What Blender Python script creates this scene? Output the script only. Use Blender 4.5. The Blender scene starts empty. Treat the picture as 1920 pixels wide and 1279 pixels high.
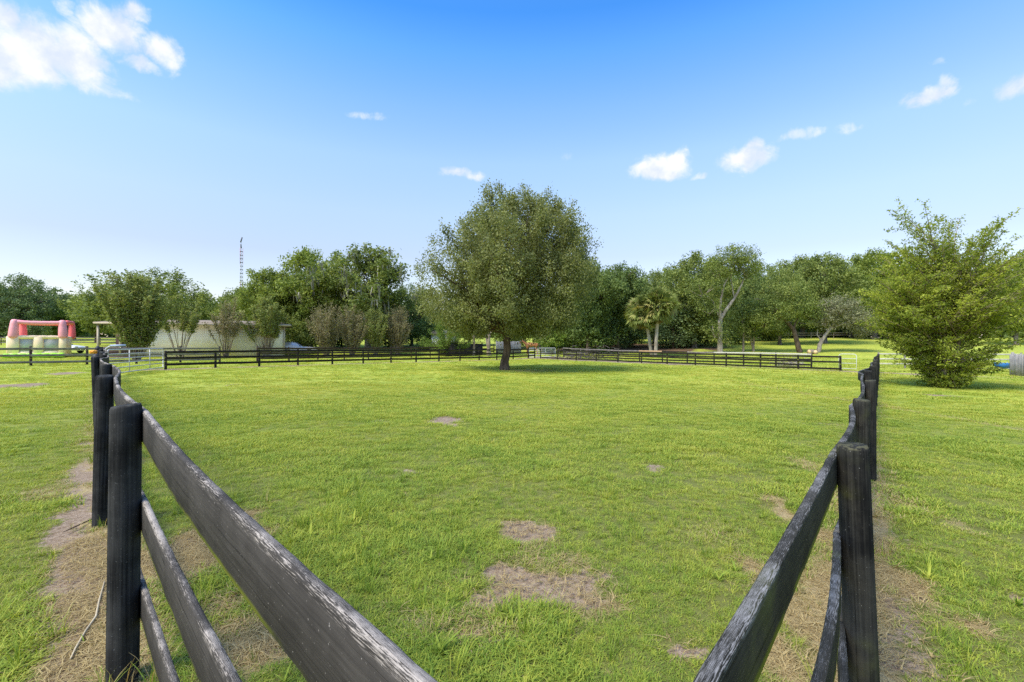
import bpy, math
import numpy as np
from mathutils import Vector, Matrix

R = math.radians
rng = np.random.default_rng(11)
scene = bpy.context.scene

# ------------------------------------------------------------------ camera, sky, sun, exposure
CAM_H, FPX = 1.60, 853.0                      # eye height; focal length in pixels of a 1920 wide frame
cam_d = bpy.data.cameras.new('camera')
cam_d.sensor_width = 36.0
cam_d.lens = 36.0 * FPX / 1920.0
cam_d.clip_start, cam_d.clip_end = 0.05, 3000.0
cam = bpy.data.objects.new('camera', cam_d)
scene.collection.objects.link(cam)
cam.location = (0, 0, CAM_H)
cam.rotation_euler = (R(90), 0, 0)
scene.camera = cam

SUN_EL, SUN_AZ = R(53), R(-130)               # azimuth clockwise from +Y
sun_d = bpy.data.lights.new('sun', 'SUN')
sun_d.energy, sun_d.angle, sun_d.color = 2.25, R(18.0), (1.0, 0.91, 0.76)
sun = bpy.data.objects.new('sun', sun_d)
scene.collection.objects.link(sun)
sv = Vector((math.sin(SUN_AZ) * math.cos(SUN_EL), math.cos(SUN_AZ) * math.cos(SUN_EL), math.sin(SUN_EL)))
sun.rotation_euler = sv.to_track_quat('Z', 'Y').to_euler()
sun.location = sv * 80

scene.view_settings.view_transform = 'Standard'
scene.view_settings.look = 'None'
scene.view_settings.gamma = 1.0
scene.view_settings.use_curve_mapping = False
scene.view_settings.exposure = 1.24
cy = scene.cycles
cy.max_bounces, cy.diffuse_bounces, cy.glossy_bounces, cy.transmission_bounces, cy.transparent_max_bounces = 5, 3, 2, 3, 6
cy.use_denoising = False
cy.caustics_reflective = cy.caustics_refractive = False
cy.sample_clamp_indirect = 4.0


class NT:
    """Short helper for node trees."""
    def __init__(self, tree):
        self.t = tree
        tree.nodes.clear()

    def n(self, typ, inputs=None, **props):
        nd = self.t.nodes.new(typ)
        for k, v in props.items():
            setattr(nd, k, v)
        for k, v in (inputs or {}).items():
            s = nd.inputs[k]
            if isinstance(v, bpy.types.NodeSocket):
                self.t.links.new(v, s)
            else:
                s.default_value = v
        return nd

    def math(self, op, a, b=0.0, c=0.0, clamp=False):
        return self.n('ShaderNodeMath', {0: a, 1: b, 2: c}, operation=op, use_clamp=clamp).outputs[0]

    def mix(self, f, a, b, blend='MIX'):
        nd = self.n('ShaderNodeMix', data_type='RGBA', blend_type=blend)
        for k, v in ((0, f), (6, a), (7, b)):
            s = nd.inputs[k]
            if isinstance(v, bpy.types.NodeSocket):
                self.t.links.new(v, s)
            else:
                s.default_value = v if k == 0 else (v[0], v[1], v[2], 1.0)
        return nd.outputs[2]

    def ramp(self, f, stops, interp='LINEAR'):
        nd = self.n('ShaderNodeValToRGB', {0: f})
        cr = nd.color_ramp
        cr.interpolation = interp
        while len(cr.elements) < len(stops):
            cr.elements.new(0.5)
        for e, (p, c) in zip(cr.elements, stops):
            e.position = p
            e.color = (c[0], c[1], c[2], 1.0) if hasattr(c, '__len__') else (c, c, c, 1.0)
        return nd.outputs[0]

    def noise(self, vec, scale, detail=3.0, rough=0.55, dist=0.0):
        return self.n('ShaderNodeTexNoise', {'Vector': vec, 'Scale': scale, 'Detail': detail, 'Roughness': rough, 'Distortion': dist})

    def smooth(self, v, lo, hi):
        return self.n('ShaderNodeMapRange', {'Value': v, 'From Min': lo, 'From Max': hi, 'To Min': 0.0, 'To Max': 1.0},
                      interpolation_type='SMOOTHSTEP').outputs[0]


def build_world():
    w = bpy.data.worlds.new('World')
    scene.world = w
    w.use_nodes = True
    N = NT(w.node_tree)
    co = N.n('ShaderNodeTexCoord').outputs['Generated']
    nrm = N.n('ShaderNodeVectorMath', {0: co}, operation='NORMALIZE').outputs[0]
    xyz = N.n('ShaderNodeSeparateXYZ', {0: nrm})
    az = N.math('ARCTAN2', xyz.outputs[0], xyz.outputs[1])
    el = N.math('ARCSINE', xyz.outputs[2])
    sky = N.n('ShaderNodeTexSky', sky_type='NISHITA', sun_disc=False, sun_elevation=SUN_EL, sun_rotation=SUN_AZ % (2 * math.pi),
              altitude=10.0, air_density=1.0, dust_density=0.7, ozone_density=2.0).outputs[0]
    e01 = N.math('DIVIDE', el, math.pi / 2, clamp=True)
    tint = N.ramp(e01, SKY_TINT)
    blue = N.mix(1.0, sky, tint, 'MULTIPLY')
    # clouds live on directions of the sky (azimuth, elevation), broken up with noise
    ae = N.n('ShaderNodeCombineXYZ', {0: az, 1: el, 2: 0.0}).outputs[0]
    wob = N.noise(ae, 9.0, 6.0, 0.62)
    off = N.n('ShaderNodeVectorMath', {0: wob.outputs[1], 1: (0.5, 0.5, 0.5)}, operation='SUBTRACT').outputs[0]
    off = N.n('ShaderNodeVectorMath', {0: off, 1: (0.085, 0.06, 0.0)}, operation='MULTIPLY').outputs[0]
    pw = N.n('ShaderNodeVectorMath', {0: ae, 1: off}, operation='ADD').outputs[0]
    total = None
    for (px, py, rx, ry, amp) in CLOUDS:
        u, v = (px - 960) / FPX, (640 - py) / FPX
        a, e = math.atan(u), math.atan(v / math.sqrt(1 + u * u))
        sa = rx / FPX / (1 + u * u)
        se = ry / FPX / math.sqrt(1 + u * u)
        d = N.n('ShaderNodeVectorMath', {0: pw, 1: (a, e, 0)}, operation='SUBTRACT').outputs[0]
        d = N.n('ShaderNodeVectorMath', {0: d, 1: (1 / sa, 1 / se, 0)}, operation='MULTIPLY').outputs[0]
        ln = N.n('ShaderNodeVectorMath', {0: d}, operation='LENGTH').outputs['Value']
        m = N.n('ShaderNodeMapRange', {'Value': ln, 'From Min': 1.45, 'From Max': 0.25, 'To Min': 0.0, 'To Max': amp},
                interpolation_type='SMOOTHSTEP').outputs[0]
        total = m if total is None else N.math('MAXIMUM', total, m)
    fine = N.noise(ae, 24.0, 9.0, 0.64, 0.5).outputs[0]
    fine = N.math('MULTIPLY', N.math('SUBTRACT', fine, 0.5), 1.45)
    gate = N.smooth(total, 0.0, 0.25)
    dens = N.math('ADD', total, N.math('MULTIPLY', fine, gate))
    mask = N.math('MULTIPLY', N.smooth(dens, 0.10, 0.90), 0.95)
    puff = N.smooth(N.noise(ae, 15.0, 6.0, 0.6).outputs[0], 0.34, 0.62)
    ccol = N.mix(puff, (2.2, 2.42, 2.8), (3.05, 3.05, 3.05))
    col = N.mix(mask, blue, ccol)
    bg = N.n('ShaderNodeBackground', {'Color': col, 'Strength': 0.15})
    out = N.n('ShaderNodeOutputWorld', {'Surface': bg.outputs[0]})


SKY_TINT = [(0.0, (0.67, 0.575, 0.55)), (0.113, (0.70, 0.585, 0.56)), (0.168, (0.83, 0.735, 0.68)), (0.236, (0.87, 0.86, 0.82)), (0.297, (0.67, 0.83, 0.94)), (0.358, (0.41, 0.765, 1.05)), (0.398, (0.235, 0.63, 1.0)), (0.52, (0.36, 0.68, 1.0)), (0.72, (1.5, 1.5, 1.45))]  # last stop, unseen above the frame, is brightened as added fill for the shadows
# px, py, half width, half height, density  (angles of the cloud centres, measured once)
CLOUDS = [(40, 95, 95, 62, 1.0), (130, 95, 95, 52, 1.0), (215, 60, 70, 40, 0.95), (240, 80, 46, 26, 0.8), (160, 135, 60, 34, 0.8), (20, 135, 80, 38, 0.75), (190, 165, 70, 14, 0.45),
          (120, 18, 28, 18, 0.5), (255, 28, 34, 20, 0.6), (312, 103, 34, 28, 0.85), (268, 122, 50, 12, 0.6), (0, 40, 30, 40, 0.9),
          (868, 322, 38, 9, 0.7), (690, 217, 42, 9, 0.45), (1235, 312, 62, 24, 1.05), (1265, 300, 30, 18, 0.95), (1312, 328, 20, 8, 0.4),
          (1405, 298, 56, 22, 0.85), (1412, 278, 26, 16, 0.7), (1490, 258, 46, 10, 0.52), (1590, 242, 38, 12, 0.55),
          (1735, 186, 48, 18, 0.78), (1760, 165, 24, 16, 0.55), (1885, 170, 46, 20, 0.66), (1755, 122, 20, 9, 0.36), (1060, 290, 30, 12, 0.18), (1800, 200, 24, 10, 0.28)]
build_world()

# ------------------------------------------------------------------ terrain
def ss(a, b, x):
    t = np.clip((np.asarray(x, float) - a) / (b - a), 0, 1)
    return t * t * (3 - 2 * t)


_perm = np.random.default_rng(3).random((256, 256))
def vnoise(x, y):
    """Smooth value noise 0..1 on a unit lattice."""
    x, y = np.asarray(x, float), np.asarray(y, float)
    xi, yi = np.floor(x).astype(int), np.floor(y).astype(int)
    fx, fy = x - xi, y - yi
    fx, fy = fx * fx * (3 - 2 * fx), fy * fy * (3 - 2 * fy)
    g = lambda i, j: _perm[i & 255, j & 255]
    a = g(xi, yi) * (1 - fx) + g(xi + 1, yi) * fx
    b = g(xi, yi + 1) * (1 - fx) + g(xi + 1, yi + 1) * fx
    return a * (1 - fy) + b * fy


def fbm(x, y, o=4):
    s, a, t = 0.0, 0.5, 0.0
    for k in range(o):
        s = s + a * vnoise(x * 2 ** k + 17.3 * k, y * 2 ** k - 9.1 * k)
        t += a
        a *= 0.55
    return s / t


def gz(x, y):
    """Ground height."""
    x, y = np.asarray(x, float), np.asarray(y, float)
    e = np.sqrt(y * y + (0.5 * x) ** 2)
    base = np.clip(-0.0092 * x - 0.0071 * y, -0.5, 0.3) * (1 - ss(45, 80, e))
    return base + 2.3 * ss(45, 104, e) + 0.035 * (fbm(x * 0.35, y * 0.35, 3) - 0.5) * 2 * (1 - ss(30, 60, e)) * ss(0, 6, np.hypot(x, y))


def gp(px, py):
    """Ground point seen at a pixel of the 1920 wide frame (used only to measure positions)."""
    u, v = (px - 960) / FPX, (640 - py) / FPX
    d = np.linspace(0.5, 160, 6000)
    h = CAM_H + v * d - gz(u * d, d)
    k = np.argmax(h < 0) if (h < 0).any() else len(d) - 1
    return float(u * d[k]), float(d[k])


def at(px, d):
    return (px - 960) / FPX * d, d


def zpx(py, d):
    return CAM_H + (640 - py) / FPX * d


# ------------------------------------------------------------------ object helpers
COL = scene.collection
def tag(o, label=None, cat=None, group=None, kind=None):
    if label: o['label'] = label
    if cat: o['category'] = cat
    if group: o['group'] = group
    if kind: o['kind'] = kind
    return o


def thing(name, label, cat, loc=(0, 0, 0), rotz=0.0, group=None):
    o = bpy.data.objects.new(name, None)
    o.empty_display_size = 0.3
    COL.objects.link(o)
    o.location = loc
    o.rotation_euler = (0, 0, rotz)
    return tag(o, label, cat, group)


def mesh_np(name, V, F, mat, parent=None, attrs=None, smooth=False, uv=None):
    """V (n,3); F: (m,k) array or list of arrays with the same k each."""
    me = bpy.data.meshes.new(name)
    V = np.asarray(V, np.float32)
    Fs = F if isinstance(F, list) else [F]
    Fs = [np.asarray(f, np.int32) for f in Fs if len(f)]
    loops = np.concatenate([f.ravel() for f in Fs])
    sizes = np.concatenate([np.full(len(f), f.shape[1], np.int32) for f in Fs])
    starts = np.concatenate([[0], np.cumsum(sizes)[:-1]]).astype(np.int32)
    me.vertices.add(len(V)); me.vertices.foreach_set('co', V.ravel())
    me.loops.add(len(loops)); me.loops.foreach_set('vertex_index', loops)
    me.polygons.add(len(sizes)); me.polygons.foreach_set('loop_start', starts)
    try:
        me.polygons.foreach_set('loop_total', sizes)
    except Exception:
        pass
    if smooth:
        me.polygons.foreach_set('use_smooth', np.ones(len(sizes), bool))
    for k, a in (attrs or {}).items():
        at_ = me.attributes.new(k, 'FLOAT', 'POINT')
        at_.data.foreach_set('value', np.asarray(a, np.float32))
    if uv is not None:
        l = me.uv_layers.new(name='UVMap')
        l.data.foreach_set('uv', np.asarray(uv, np.float32)[loops].ravel())
    me.update(calc_edges=True)
    me.validate()
    if mat: me.materials.append(mat)
    o = bpy.data.objects.new(name, me)
    COL.objects.link(o)
    if parent: o.parent = parent
    return o


class MB:
    """Collects quads, triangles and n-gons into one mesh."""
    def __init__(self):
        self.v, self.f, self.uv = [], [], []

    def add(self, verts, faces, uv=None):
        b = len(self.v)
        self.v += [tuple(p) for p in verts]
        self.f += [tuple(i + b for i in q) for q in faces]
        self.uv += [tuple(t) for t in uv] if uv is not None else [(0, 0)] * len(verts)

    def box(self, c, s, rz=0.0, bev=0.0):
        hx, hy, hz = s[0] / 2, s[1] / 2, s[2] / 2
        if bev <= 0:
            P = [(x, y, z) for z in (-hz, hz) for (x, y) in ((-hx, -hy), (hx, -hy), (hx, hy), (-hx, hy))]
            Fc = [(3, 2, 1, 0), (4, 5, 6, 7), (0, 1, 5, 4), (1, 2, 6, 5), (2, 3, 7, 6), (3, 0, 4, 7)]
        else:
            b = bev
            oc = lambda ex, ey: [(ex - b, -ey), (ex, -ey + b), (ex, ey - b), (ex - b, ey), (-ex + b, ey), (-ex, ey - b), (-ex, -ey + b), (-ex + b, -ey)]
            P = [(x, y, -hz) for x, y in oc(hx - b, hy - b)] + [(x, y, -hz + b) for x, y in oc(hx, hy)] + [(x, y, hz - b) for x, y in oc(hx, hy)] + [(x, y, hz) for x, y in oc(hx - b, hy - b)]
            Fc = [tuple(range(7, -1, -1)), tuple(range(24, 32))]
            for k in range(3):
                for i in range(8):
                    j = (i + 1) % 8
                    Fc.append((k * 8 + i, k * 8 + j, k * 8 + 8 + j, k * 8 + 8 + i))
        ca, sa = math.cos(rz), math.sin(rz)
        self.add([(c[0] + x * ca - y * sa, c[1] + x * sa + y * ca, c[2] + z) for x, y, z in P], Fc, [(p[0] + p[1], p[2]) for p in P])

    def tube(self, pts, rad, seg=8, cap=True, twist=0.0):
        pts = [Vector(p) for p in pts]
        n = len(pts)
        if not hasattr(rad, '__len__'): rad = [rad] * n
        V, U, Fc = [], [], []
        t0 = (pts[1] - pts[0]).normalized()
        ref = Vector((0, 0, 1)) if abs(t0.z) < 0.9 else Vector((1, 0, 0))
        a = (ref - t0 * ref.dot(t0)).normalized()
        L = 0.0
        for i in range(n):
            t = (pts[min(i + 1, n - 1)] - pts[max(i - 1, 0)]).normalized()
            a = (a - t * a.dot(t)).normalized()
            b = t.cross(a)
            if i: L += (pts[i] - pts[i - 1]).length
            for k in range(seg):
                w = 2 * math.pi * k / seg
                V.append(pts[i] + (a * math.cos(w) + b * math.sin(w)) * rad[i])
                U.append((k / seg, L))
        for i in range(n - 1):
            for k in range(seg):
                j = (k + 1) % seg
                Fc.append((i * seg + k, i * seg + j, (i + 1) * seg + j, (i + 1) * seg + k))
        if cap:
            Fc.append(tuple(range(seg - 1, -1, -1)))
            Fc.append(tuple((n - 1) * seg + k for k in range(seg)))
        self.add(V, Fc, U)

    def build(self, name, mat, parent=None, smooth=False):
        by = {}
        for f in self.f: by.setdefault(len(f), []).append(f)
        return mesh_np(name, np.array(self.v), [np.array(x) for x in by.values()], mat, parent, smooth=smooth, uv=np.array(self.uv))


def curve3(a, b, c, n=7):
    a, b, c = Vector(a), Vector(b), Vector(c)
    return [a * (1 - t) ** 2 + b * 2 * t * (1 - t) + c * t * t for t in (i / (n - 1) for i in range(n))]


# ------------------------------------------------------------------ materials
def new_mat(name):
    m = bpy.data.materials.new(name)
    m.use_nodes = True
    return m, NT(m.node_tree)


def pbr(N, col, rough=0.8, bump=None, bstr=0.3, bdist=0.01, spec=0.3, metal=0.0):
    b = N.n('ShaderNodeBsdfPrincipled', {'Roughness': rough, 'Specular IOR Level': spec, 'Metallic': metal})
    if isinstance(col, bpy.types.NodeSocket): N.t.links.new(col, b.inputs['Base Color'])
    else: b.inputs['Base Color'].default_value = (*col, 1)
    if bump is not None:
        bn = N.n('ShaderNodeBump', {'Height': bump, 'Strength': bstr, 'Distance': bdist})
        N.t.links.new(bn.outputs[0], b.inputs['Normal'])
    N.n('ShaderNodeOutputMaterial', {'Surface': b.outputs[0]})
    return b


def plain(name, col, rough=0.6, var=0.25, scale=6.0, spec=0.35, metal=0.0):
    m, N = new_mat(name)
    co = N.n('ShaderNodeTexCoord').outputs['Object']
    f = N.noise(co, scale, 5, 0.6).outputs[0]
    c = N.mix(N.smooth(f, 0.25, 0.75), tuple(c * (1 - var) for c in col), tuple(min(1, c * (1 + var * 0.6)) for c in col))
    pbr(N, c, rough, f, 0.15, 0.01, spec, metal)
    return m


def wood_mat(name, face_a, face_b, edge, wear=0.5, moss=0.0, post=False, speck=True):
    """Painted, weathered boards: face colour, pale bare wood along upward edges, algae along lower edges."""
    m, N = new_mat(name)
    uv = N.n('ShaderNodeUVMap').outputs[0]
    geo = N.n('ShaderNodeNewGeometry')
    pos = geo.outputs['Position']
    oi = N.n('ShaderNodeObjectInfo').outputs['Random']
    seed = N.n('ShaderNodeCombineXYZ', {0: N.math('MULTIPLY', oi, 37.0), 1: N.math('MULTIPLY', oi, 91.0), 2: 0.0}).outputs[0]
    uvo = N.n('ShaderNodeVectorMath', {0: uv, 1: seed}, operation='ADD').outputs[0]
    st = N.n('ShaderNodeVectorMath', {0: uvo, 1: (34.0, 1.6, 1.0) if post else (3.0, 60.0, 1.0)}, operation='MULTIPLY').outputs[0]
    grain = N.noise(st, 1.0, 6, 0.65).outputs[0]
    blot = N.noise(pos, 5.0, 5, 0.6).outputs[0]
    f = N.math('ADD', N.math('MULTIPLY', grain, 0.5), N.math('MULTIPLY', blot, 0.5))
    base = N.mix(N.smooth(f, 0.36, 0.66), face_a, face_b)
    # cracks
    st2 = N.n('ShaderNodeVectorMath', {0: uvo, 1: (60.0, 0.8, 1.0) if post else (0.9, 70.0, 1.0)}, operation='MULTIPLY').outputs[0]
    crack = N.smooth(N.noise(st2, 1.0, 3, 0.5).outputs[0], 0.385, 0.31)
    base = N.mix(N.math('MULTIPLY', crack, 0.8), base, tuple(c * 0.3 for c in face_a))
    if not post:
        kv = N.n('ShaderNodeTexVoronoi', {'Vector': N.n('ShaderNodeVectorMath', {0: uvo, 1: (2.1, 9.0, 1.0)}, operation='MULTIPLY').outputs[0], 'Scale': 1.0, 'Randomness': 1.0}).outputs['Distance']
        base = N.mix(N.math('MULTIPLY', N.smooth(kv, 0.13, 0.07), 0.7), base, tuple(c * 0.25 for c in face_a))
    if speck:
        sp = N.smooth(N.noise(pos, 150.0, 2, 0.5).outputs[0], 0.70, 0.76)
        base = N.mix(N.math('MULTIPLY', sp, 0.6), base, tuple(min(0.5, c * 5 + 0.06) for c in face_b))
    if moss > 0:
        ms = N.smooth(N.noise(pos, 2.6, 4, 0.6).outputs[0], 0.55, 0.75)
        base = N.mix(N.math('MULTIPLY', ms, moss), base, (0.13, 0.14, 0.035))
    nz = N.n('ShaderNodeSeparateXYZ', {0: geo.outputs['Normal']}).outputs[2]
    up = N.smooth(nz, 0.35, 0.75)
    edge_c = edge
    edge = N.mix(N.noise(pos, 90.0, 4, 0.7).outputs[0], tuple(c * 0.45 for c in edge_c), tuple(c * 1.15 for c in edge_c))
    wn = N.noise(N.n('ShaderNodeVectorMath', {0: uvo, 1: (26.0, 210.0, 1.0)}, operation='MULTIPLY').outputs[0], 1.0, 7, 0.72).outputs[0] if not post else N.noise(pos, 32.0, 6, 0.7).outputs[0]
    wl = N.noise(pos, 3.2, 5, 0.6).outputs[0]
    wm = N.math('ADD', N.math('MULTIPLY', wn, 0.6), N.math('MULTIPLY', wl, 0.4))
    wmask = N.math('MULTIPLY', up, N.smooth(wm, 0.645 - 0.26 * wear, 0.675 - 0.26 * wear))
    if not post:
        v = N.n('ShaderNodeSeparateXYZ', {0: uv}).outputs[1]
        lip = N.math('MULTIPLY', N.smooth(v, 0.246, 0.222), N.smooth(v, 0.19, 0.21))
        lip2 = N.smooth(v, 0.895, 0.918)
        lip = N.math('MULTIPLY', N.math('MAXIMUM', lip, lip2), N.smooth(wm, 0.50, 0.58))
        wmask = N.math('MAXIMUM', wmask, lip)
    base = N.mix(wmask, base, edge)
    if not post:
        low = N.math('MAXIMUM', N.math('MULTIPLY', N.smooth(v, 0.428, 0.446), N.smooth(v, 0.50, 0.47)), N.math('MULTIPLY', N.smooth(v, 0.66, 0.68), N.smooth(v, 0.73, 0.70)))
        base = N.mix(N.math('MULTIPLY', low, N.smooth(wl, 0.35, 0.55)), base, (0.17, 0.19, 0.02))
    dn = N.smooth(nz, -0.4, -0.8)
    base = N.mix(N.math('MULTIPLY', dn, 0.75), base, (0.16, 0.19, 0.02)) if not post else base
    hgt = N.math('SUBTRACT', N.math('ADD', N.math('MULTIPLY', grain, 0.7), N.math('MULTIPLY', wn, 0.4)), crack)
    pbr(N, base, 0.85, hgt, 0.35, 0.004, 0.08 if post else 0.15)
    return m


def leaf_mat(name, dark, light, odd=None, odd_amt=0.1, trans=0.35, scale=0.5):
    """Leaves: tone attribute per leaf, hue drift through the crown, light passing through."""
    m, N = new_mat(name)
    tone = N.n('ShaderNodeAttribute', attribute_name='tone').outputs['Fac']
    co = N.n('ShaderNodeNewGeometry').outputs['Position']
    nz = N.noise(co, scale, 3, 0.6).outputs[0]
    f = N.math('ADD', N.math('MULTIPLY', tone, 0.6), N.math('MULTIPLY', nz, 0.4))
    c = N.mix(N.smooth(f, 0.22, 0.8), dark, light)
    if odd:
        c = N.mix(N.smooth(tone, 1.0 - odd_amt - 0.02, 1.0 - odd_amt + 0.02), c, odd)
    d = N.n('ShaderNodeBsdfPrincipled', {'Base Color': c, 'Roughness': 0.6, 'Specular IOR Level': 0.22})
    t = N.n('ShaderNodeBsdfTranslucent', {'Color': N.mix(0.5, c, N.mix(1.0, c, (1.5, 1.5, 0.5), 'MULTIPLY'))})
    mx = N.n('ShaderNodeMixShader', {0: trans, 1: d.outputs[0], 2: t.outputs[0]})
    N.n('ShaderNodeOutputMaterial', {'Surface': mx.outputs[0]})
    return m


def bark_mat(name, a, b, scale=7.0):
    m, N = new_mat(name)
    co = N.n('ShaderNodeTexCoord').outputs['Object']
    st = N.n('ShaderNodeVectorMath', {0: co, 1: (1, 1, 0.22)}, operation='MULTIPLY').outputs[0]
    f = N.noise(st, scale, 7, 0.68).outputs[0]
    g = N.noise(co, scale * 0.25, 3, 0.5).outputs[0]
    c = N.mix(N.smooth(N.math('ADD', N.math('MULTIPLY', f, 0.6), N.math('MULTIPLY', g, 0.4)), 0.36, 0.64), a, b)
    pbr(N, c, 0.9, f, 0.8, 0.04, 0.15)
    return m


GRASS_STOPS = [(0.0, (0.150, 0.240, 0.034)), (0.35, (0.270, 0.362, 0.052)), (0.62, (0.400, 0.440, 0.064)), (1.0, (0.540, 0.495, 0.110))]
def grass_colour(N, extra=None):
    pos = N.n('ShaderNodeNewGeometry').outputs['Position']
    big = N.noise(pos, 0.16, 4, 0.6).outputs[0]
    mid = N.noise(pos, 0.9, 4, 0.6).outputs[0]
    sp = N.n('ShaderNodeSeparateXYZ', {0: pos}).outputs
    far = N.smooth(sp[1], 2.0, 16.0)
    cl = N.noise(pos, 6.0, 4, 0.65).outputs[0]
    f = N.math('ADD', N.math('ADD', N.math('MULTIPLY', big, 0.40), N.math('MULTIPLY', mid, 0.32)), N.math('MULTIPLY', cl, 0.28))
    f = N.math('ADD', f, N.math('MULTIPLY', far, 0.10))
    if extra is not None: f = N.math('ADD', f, extra)
    return pos, N.ramp(f, [(0.30, GRASS_STOPS[0][1]), (0.46, GRASS_STOPS[1][1]), (0.62, GRASS_STOPS[2][1]), (0.80, GRASS_STOPS[3][1])])


def ground_mat():
    m, N = new_mat('ground_turf')
    pos, g = grass_colour(N)
    A = lambda k: N.n('ShaderNodeAttribute', attribute_name=k).outputs['Fac']
    fine = N.noise(pos, 22.0, 6, 0.7).outputs[0]
    fib = N.noise(pos, 70.0, 4, 0.7).outputs[0]
    mott = N.noise(pos, 4.5, 5, 0.65).outputs[0]
    g = N.mix(N.math('MULTIPLY', N.smooth(mott, 0.58, 0.36), 0.45), g, (0.075, 0.095, 0.02))
    thatch = N.mix(fine, (0.070, 0.070, 0.024), (0.17, 0.155, 0.055))
    near = N.smooth(N.n('ShaderNodeVectorMath', {0: pos}, operation='LENGTH').outputs['Value'], 26.0, 4.0)
    g = N.mix(N.math('MULTIPLY', near, 0.8), g, thatch)
    straw = N.mix(N.smooth(fib, 0.3, 0.7), (0.23, 0.17, 0.085), (0.43, 0.34, 0.18))
    dry = N.smooth(N.math('ADD', A('dry'), N.math('MULTIPLY', N.math('SUBTRACT', mott, 0.5), 0.7)), 0.3, 0.75)
    c = N.mix(dry, g, straw)
    sand = N.mix(N.smooth(fine, 0.3, 0.72), (0.19, 0.132, 0.088), (0.38, 0.30, 0.22))
    sand = N.mix(N.smooth(fib, 0.50, 0.66), sand, (0.15, 0.09, 0.055))
    bare = N.smooth(N.math('ADD', A('bare'), N.math('MULTIPLY', N.math('SUBTRACT', fine, 0.5), 1.3)), 0.42, 0.62)
    c = N.mix(bare, c, sand)
    lit = N.mix(N.smooth(fine, 0.3, 0.7), (0.10, 0.06, 0.035), (0.21, 0.14, 0.085))
    c = N.mix(N.smooth(N.math('ADD', A('litter'), N.math('MULTIPLY', N.math('SUBTRACT', mott, 0.5), 0.8)), 0.35, 0.7), c, lit)
    h = N.math('ADD', N.math('MULTIPLY', fine, 0.6), N.math('MULTIPLY', fib, 0.5))
    pbr(N, c, 0.95, h, 0.7, 0.03, 0.1)
    return m


def blade_mat():
    m, N = new_mat('grass_blades')
    at_i = lambda k: N.n('ShaderNodeAttribute', attribute_name=k, attribute_type='INSTANCER').outputs['Fac']
    tone = N.n('ShaderNodeAttribute', attribute_name='tone').outputs['Fac']
    rnd = N.n('ShaderNodeObjectInfo').outputs['Random']
    ex = N.math('ADD', N.math('MULTIPLY', N.math('SUBTRACT', rnd, 0.5), 0.26), N.math('MULTIPLY', N.math('SUBTRACT', tone, 0.5), 0.22))
    pos, g = grass_colour(N, ex)
    straw = N.mix(tone, (0.27, 0.195, 0.09), (0.54, 0.43, 0.21))
    dry = N.math('MULTIPLY', at_i('dry'), 1.0)
    pick = N.smooth(N.math('ADD', dry, N.math('MULTIPLY', N.math('SUBTRACT', tone, 0.5), 0.9)), 0.45, 0.6)
    c = N.mix(pick, g, straw)
    d = N.n('ShaderNodeBsdfPrincipled', {'Base Color': c, 'Roughness': 0.6, 'Specular IOR Level': 0.15})
    t = N.n('ShaderNodeBsdfTranslucent', {'Color': N.mix(1.0, c, (1.2, 1.15, 0.6), 'MULTIPLY')})
    mx = N.n('ShaderNodeMixShader', {0: 0.35, 1: d.outputs[0], 2: t.outputs[0]})
    N.n('ShaderNodeOutputMaterial', {'Surface': mx.outputs[0]})
    return m


M = {}
M['rail_grey'] = wood_mat('weathered_grey_board', (0.030, 0.0265, 0.023), (0.066, 0.059, 0.051), (0.42, 0.37, 0.32), 0.56)
M['rail_black'] = wood_mat('weathered_black_board', (0.016, 0.015, 0.012), (0.060, 0.056, 0.045), (0.31, 0.295, 0.28), 0.49, moss=0.5)
M['post_black'] = wood_mat('black_stained_post', (0.009, 0.009, 0.009), (0.056, 0.055, 0.052), (0.085, 0.085, 0.075), 0.5, post=True)
M['post_moss'] = wood_mat('black_mossy_post', (0.008, 0.008, 0.008), (0.050, 0.048, 0.040), (0.10, 0.095, 0.055), 0.6, moss=0.35, post=True)
M['far_black'] = wood_mat('far_black_fence', (0.010, 0.009, 0.009), (0.030, 0.027, 0.026), (0.10, 0.085, 0.075), 0.4, speck=False)
M['far_brown'] = wood_mat('far_brown_fence', (0.030, 0.020, 0.018), (0.075, 0.050, 0.043), (0.16, 0.13, 0.11), 0.5, speck=False)
M['far_grey'] = wood_mat('far_grey_fence', (0.13, 0.115, 0.105), (0.30, 0.27, 0.245), (0.42, 0.38, 0.35), 0.5, speck=False)
M['tan_board'] = wood_mat('new_tan_board', (0.48, 0.30, 0.16), (0.62, 0.43, 0.25), (0.66, 0.50, 0.33), 0.5, speck=False)
M['pale_board'] = wood_mat('pale_bleached_board', (0.48, 0.45, 0.38), (0.66, 0.63, 0.55), (0.70, 0.66, 0.60), 0.5, speck=False)
M['grey_plank'] = wood_mat('grey_planks', (0.21, 0.20, 0.19), (0.36, 0.345, 0.33), (0.45, 0.42, 0.40), 0.5, post=True, speck=False)
M['dark_plank'] = wood_mat('dark_planks', (0.035, 0.028, 0.026), (0.085, 0.070, 0.062), (0.15, 0.13, 0.12), 0.5, post=True, speck=False)
M['steel'] = plain('galvanised_pipe', (0.50, 0.50, 0.50), 0.45, 0.2, 9.0, 0.5, 0.3)
M['white_pipe'] = plain('white_painted_pipe', (0.60, 0.60, 0.58), 0.45, 0.12)
M['bluish'] = plain('bluish_grey_pipe', (0.33, 0.40, 0.52), 0.45, 0.15)
M['ground'] = ground_mat()
M['blade'] = blade_mat()

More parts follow.
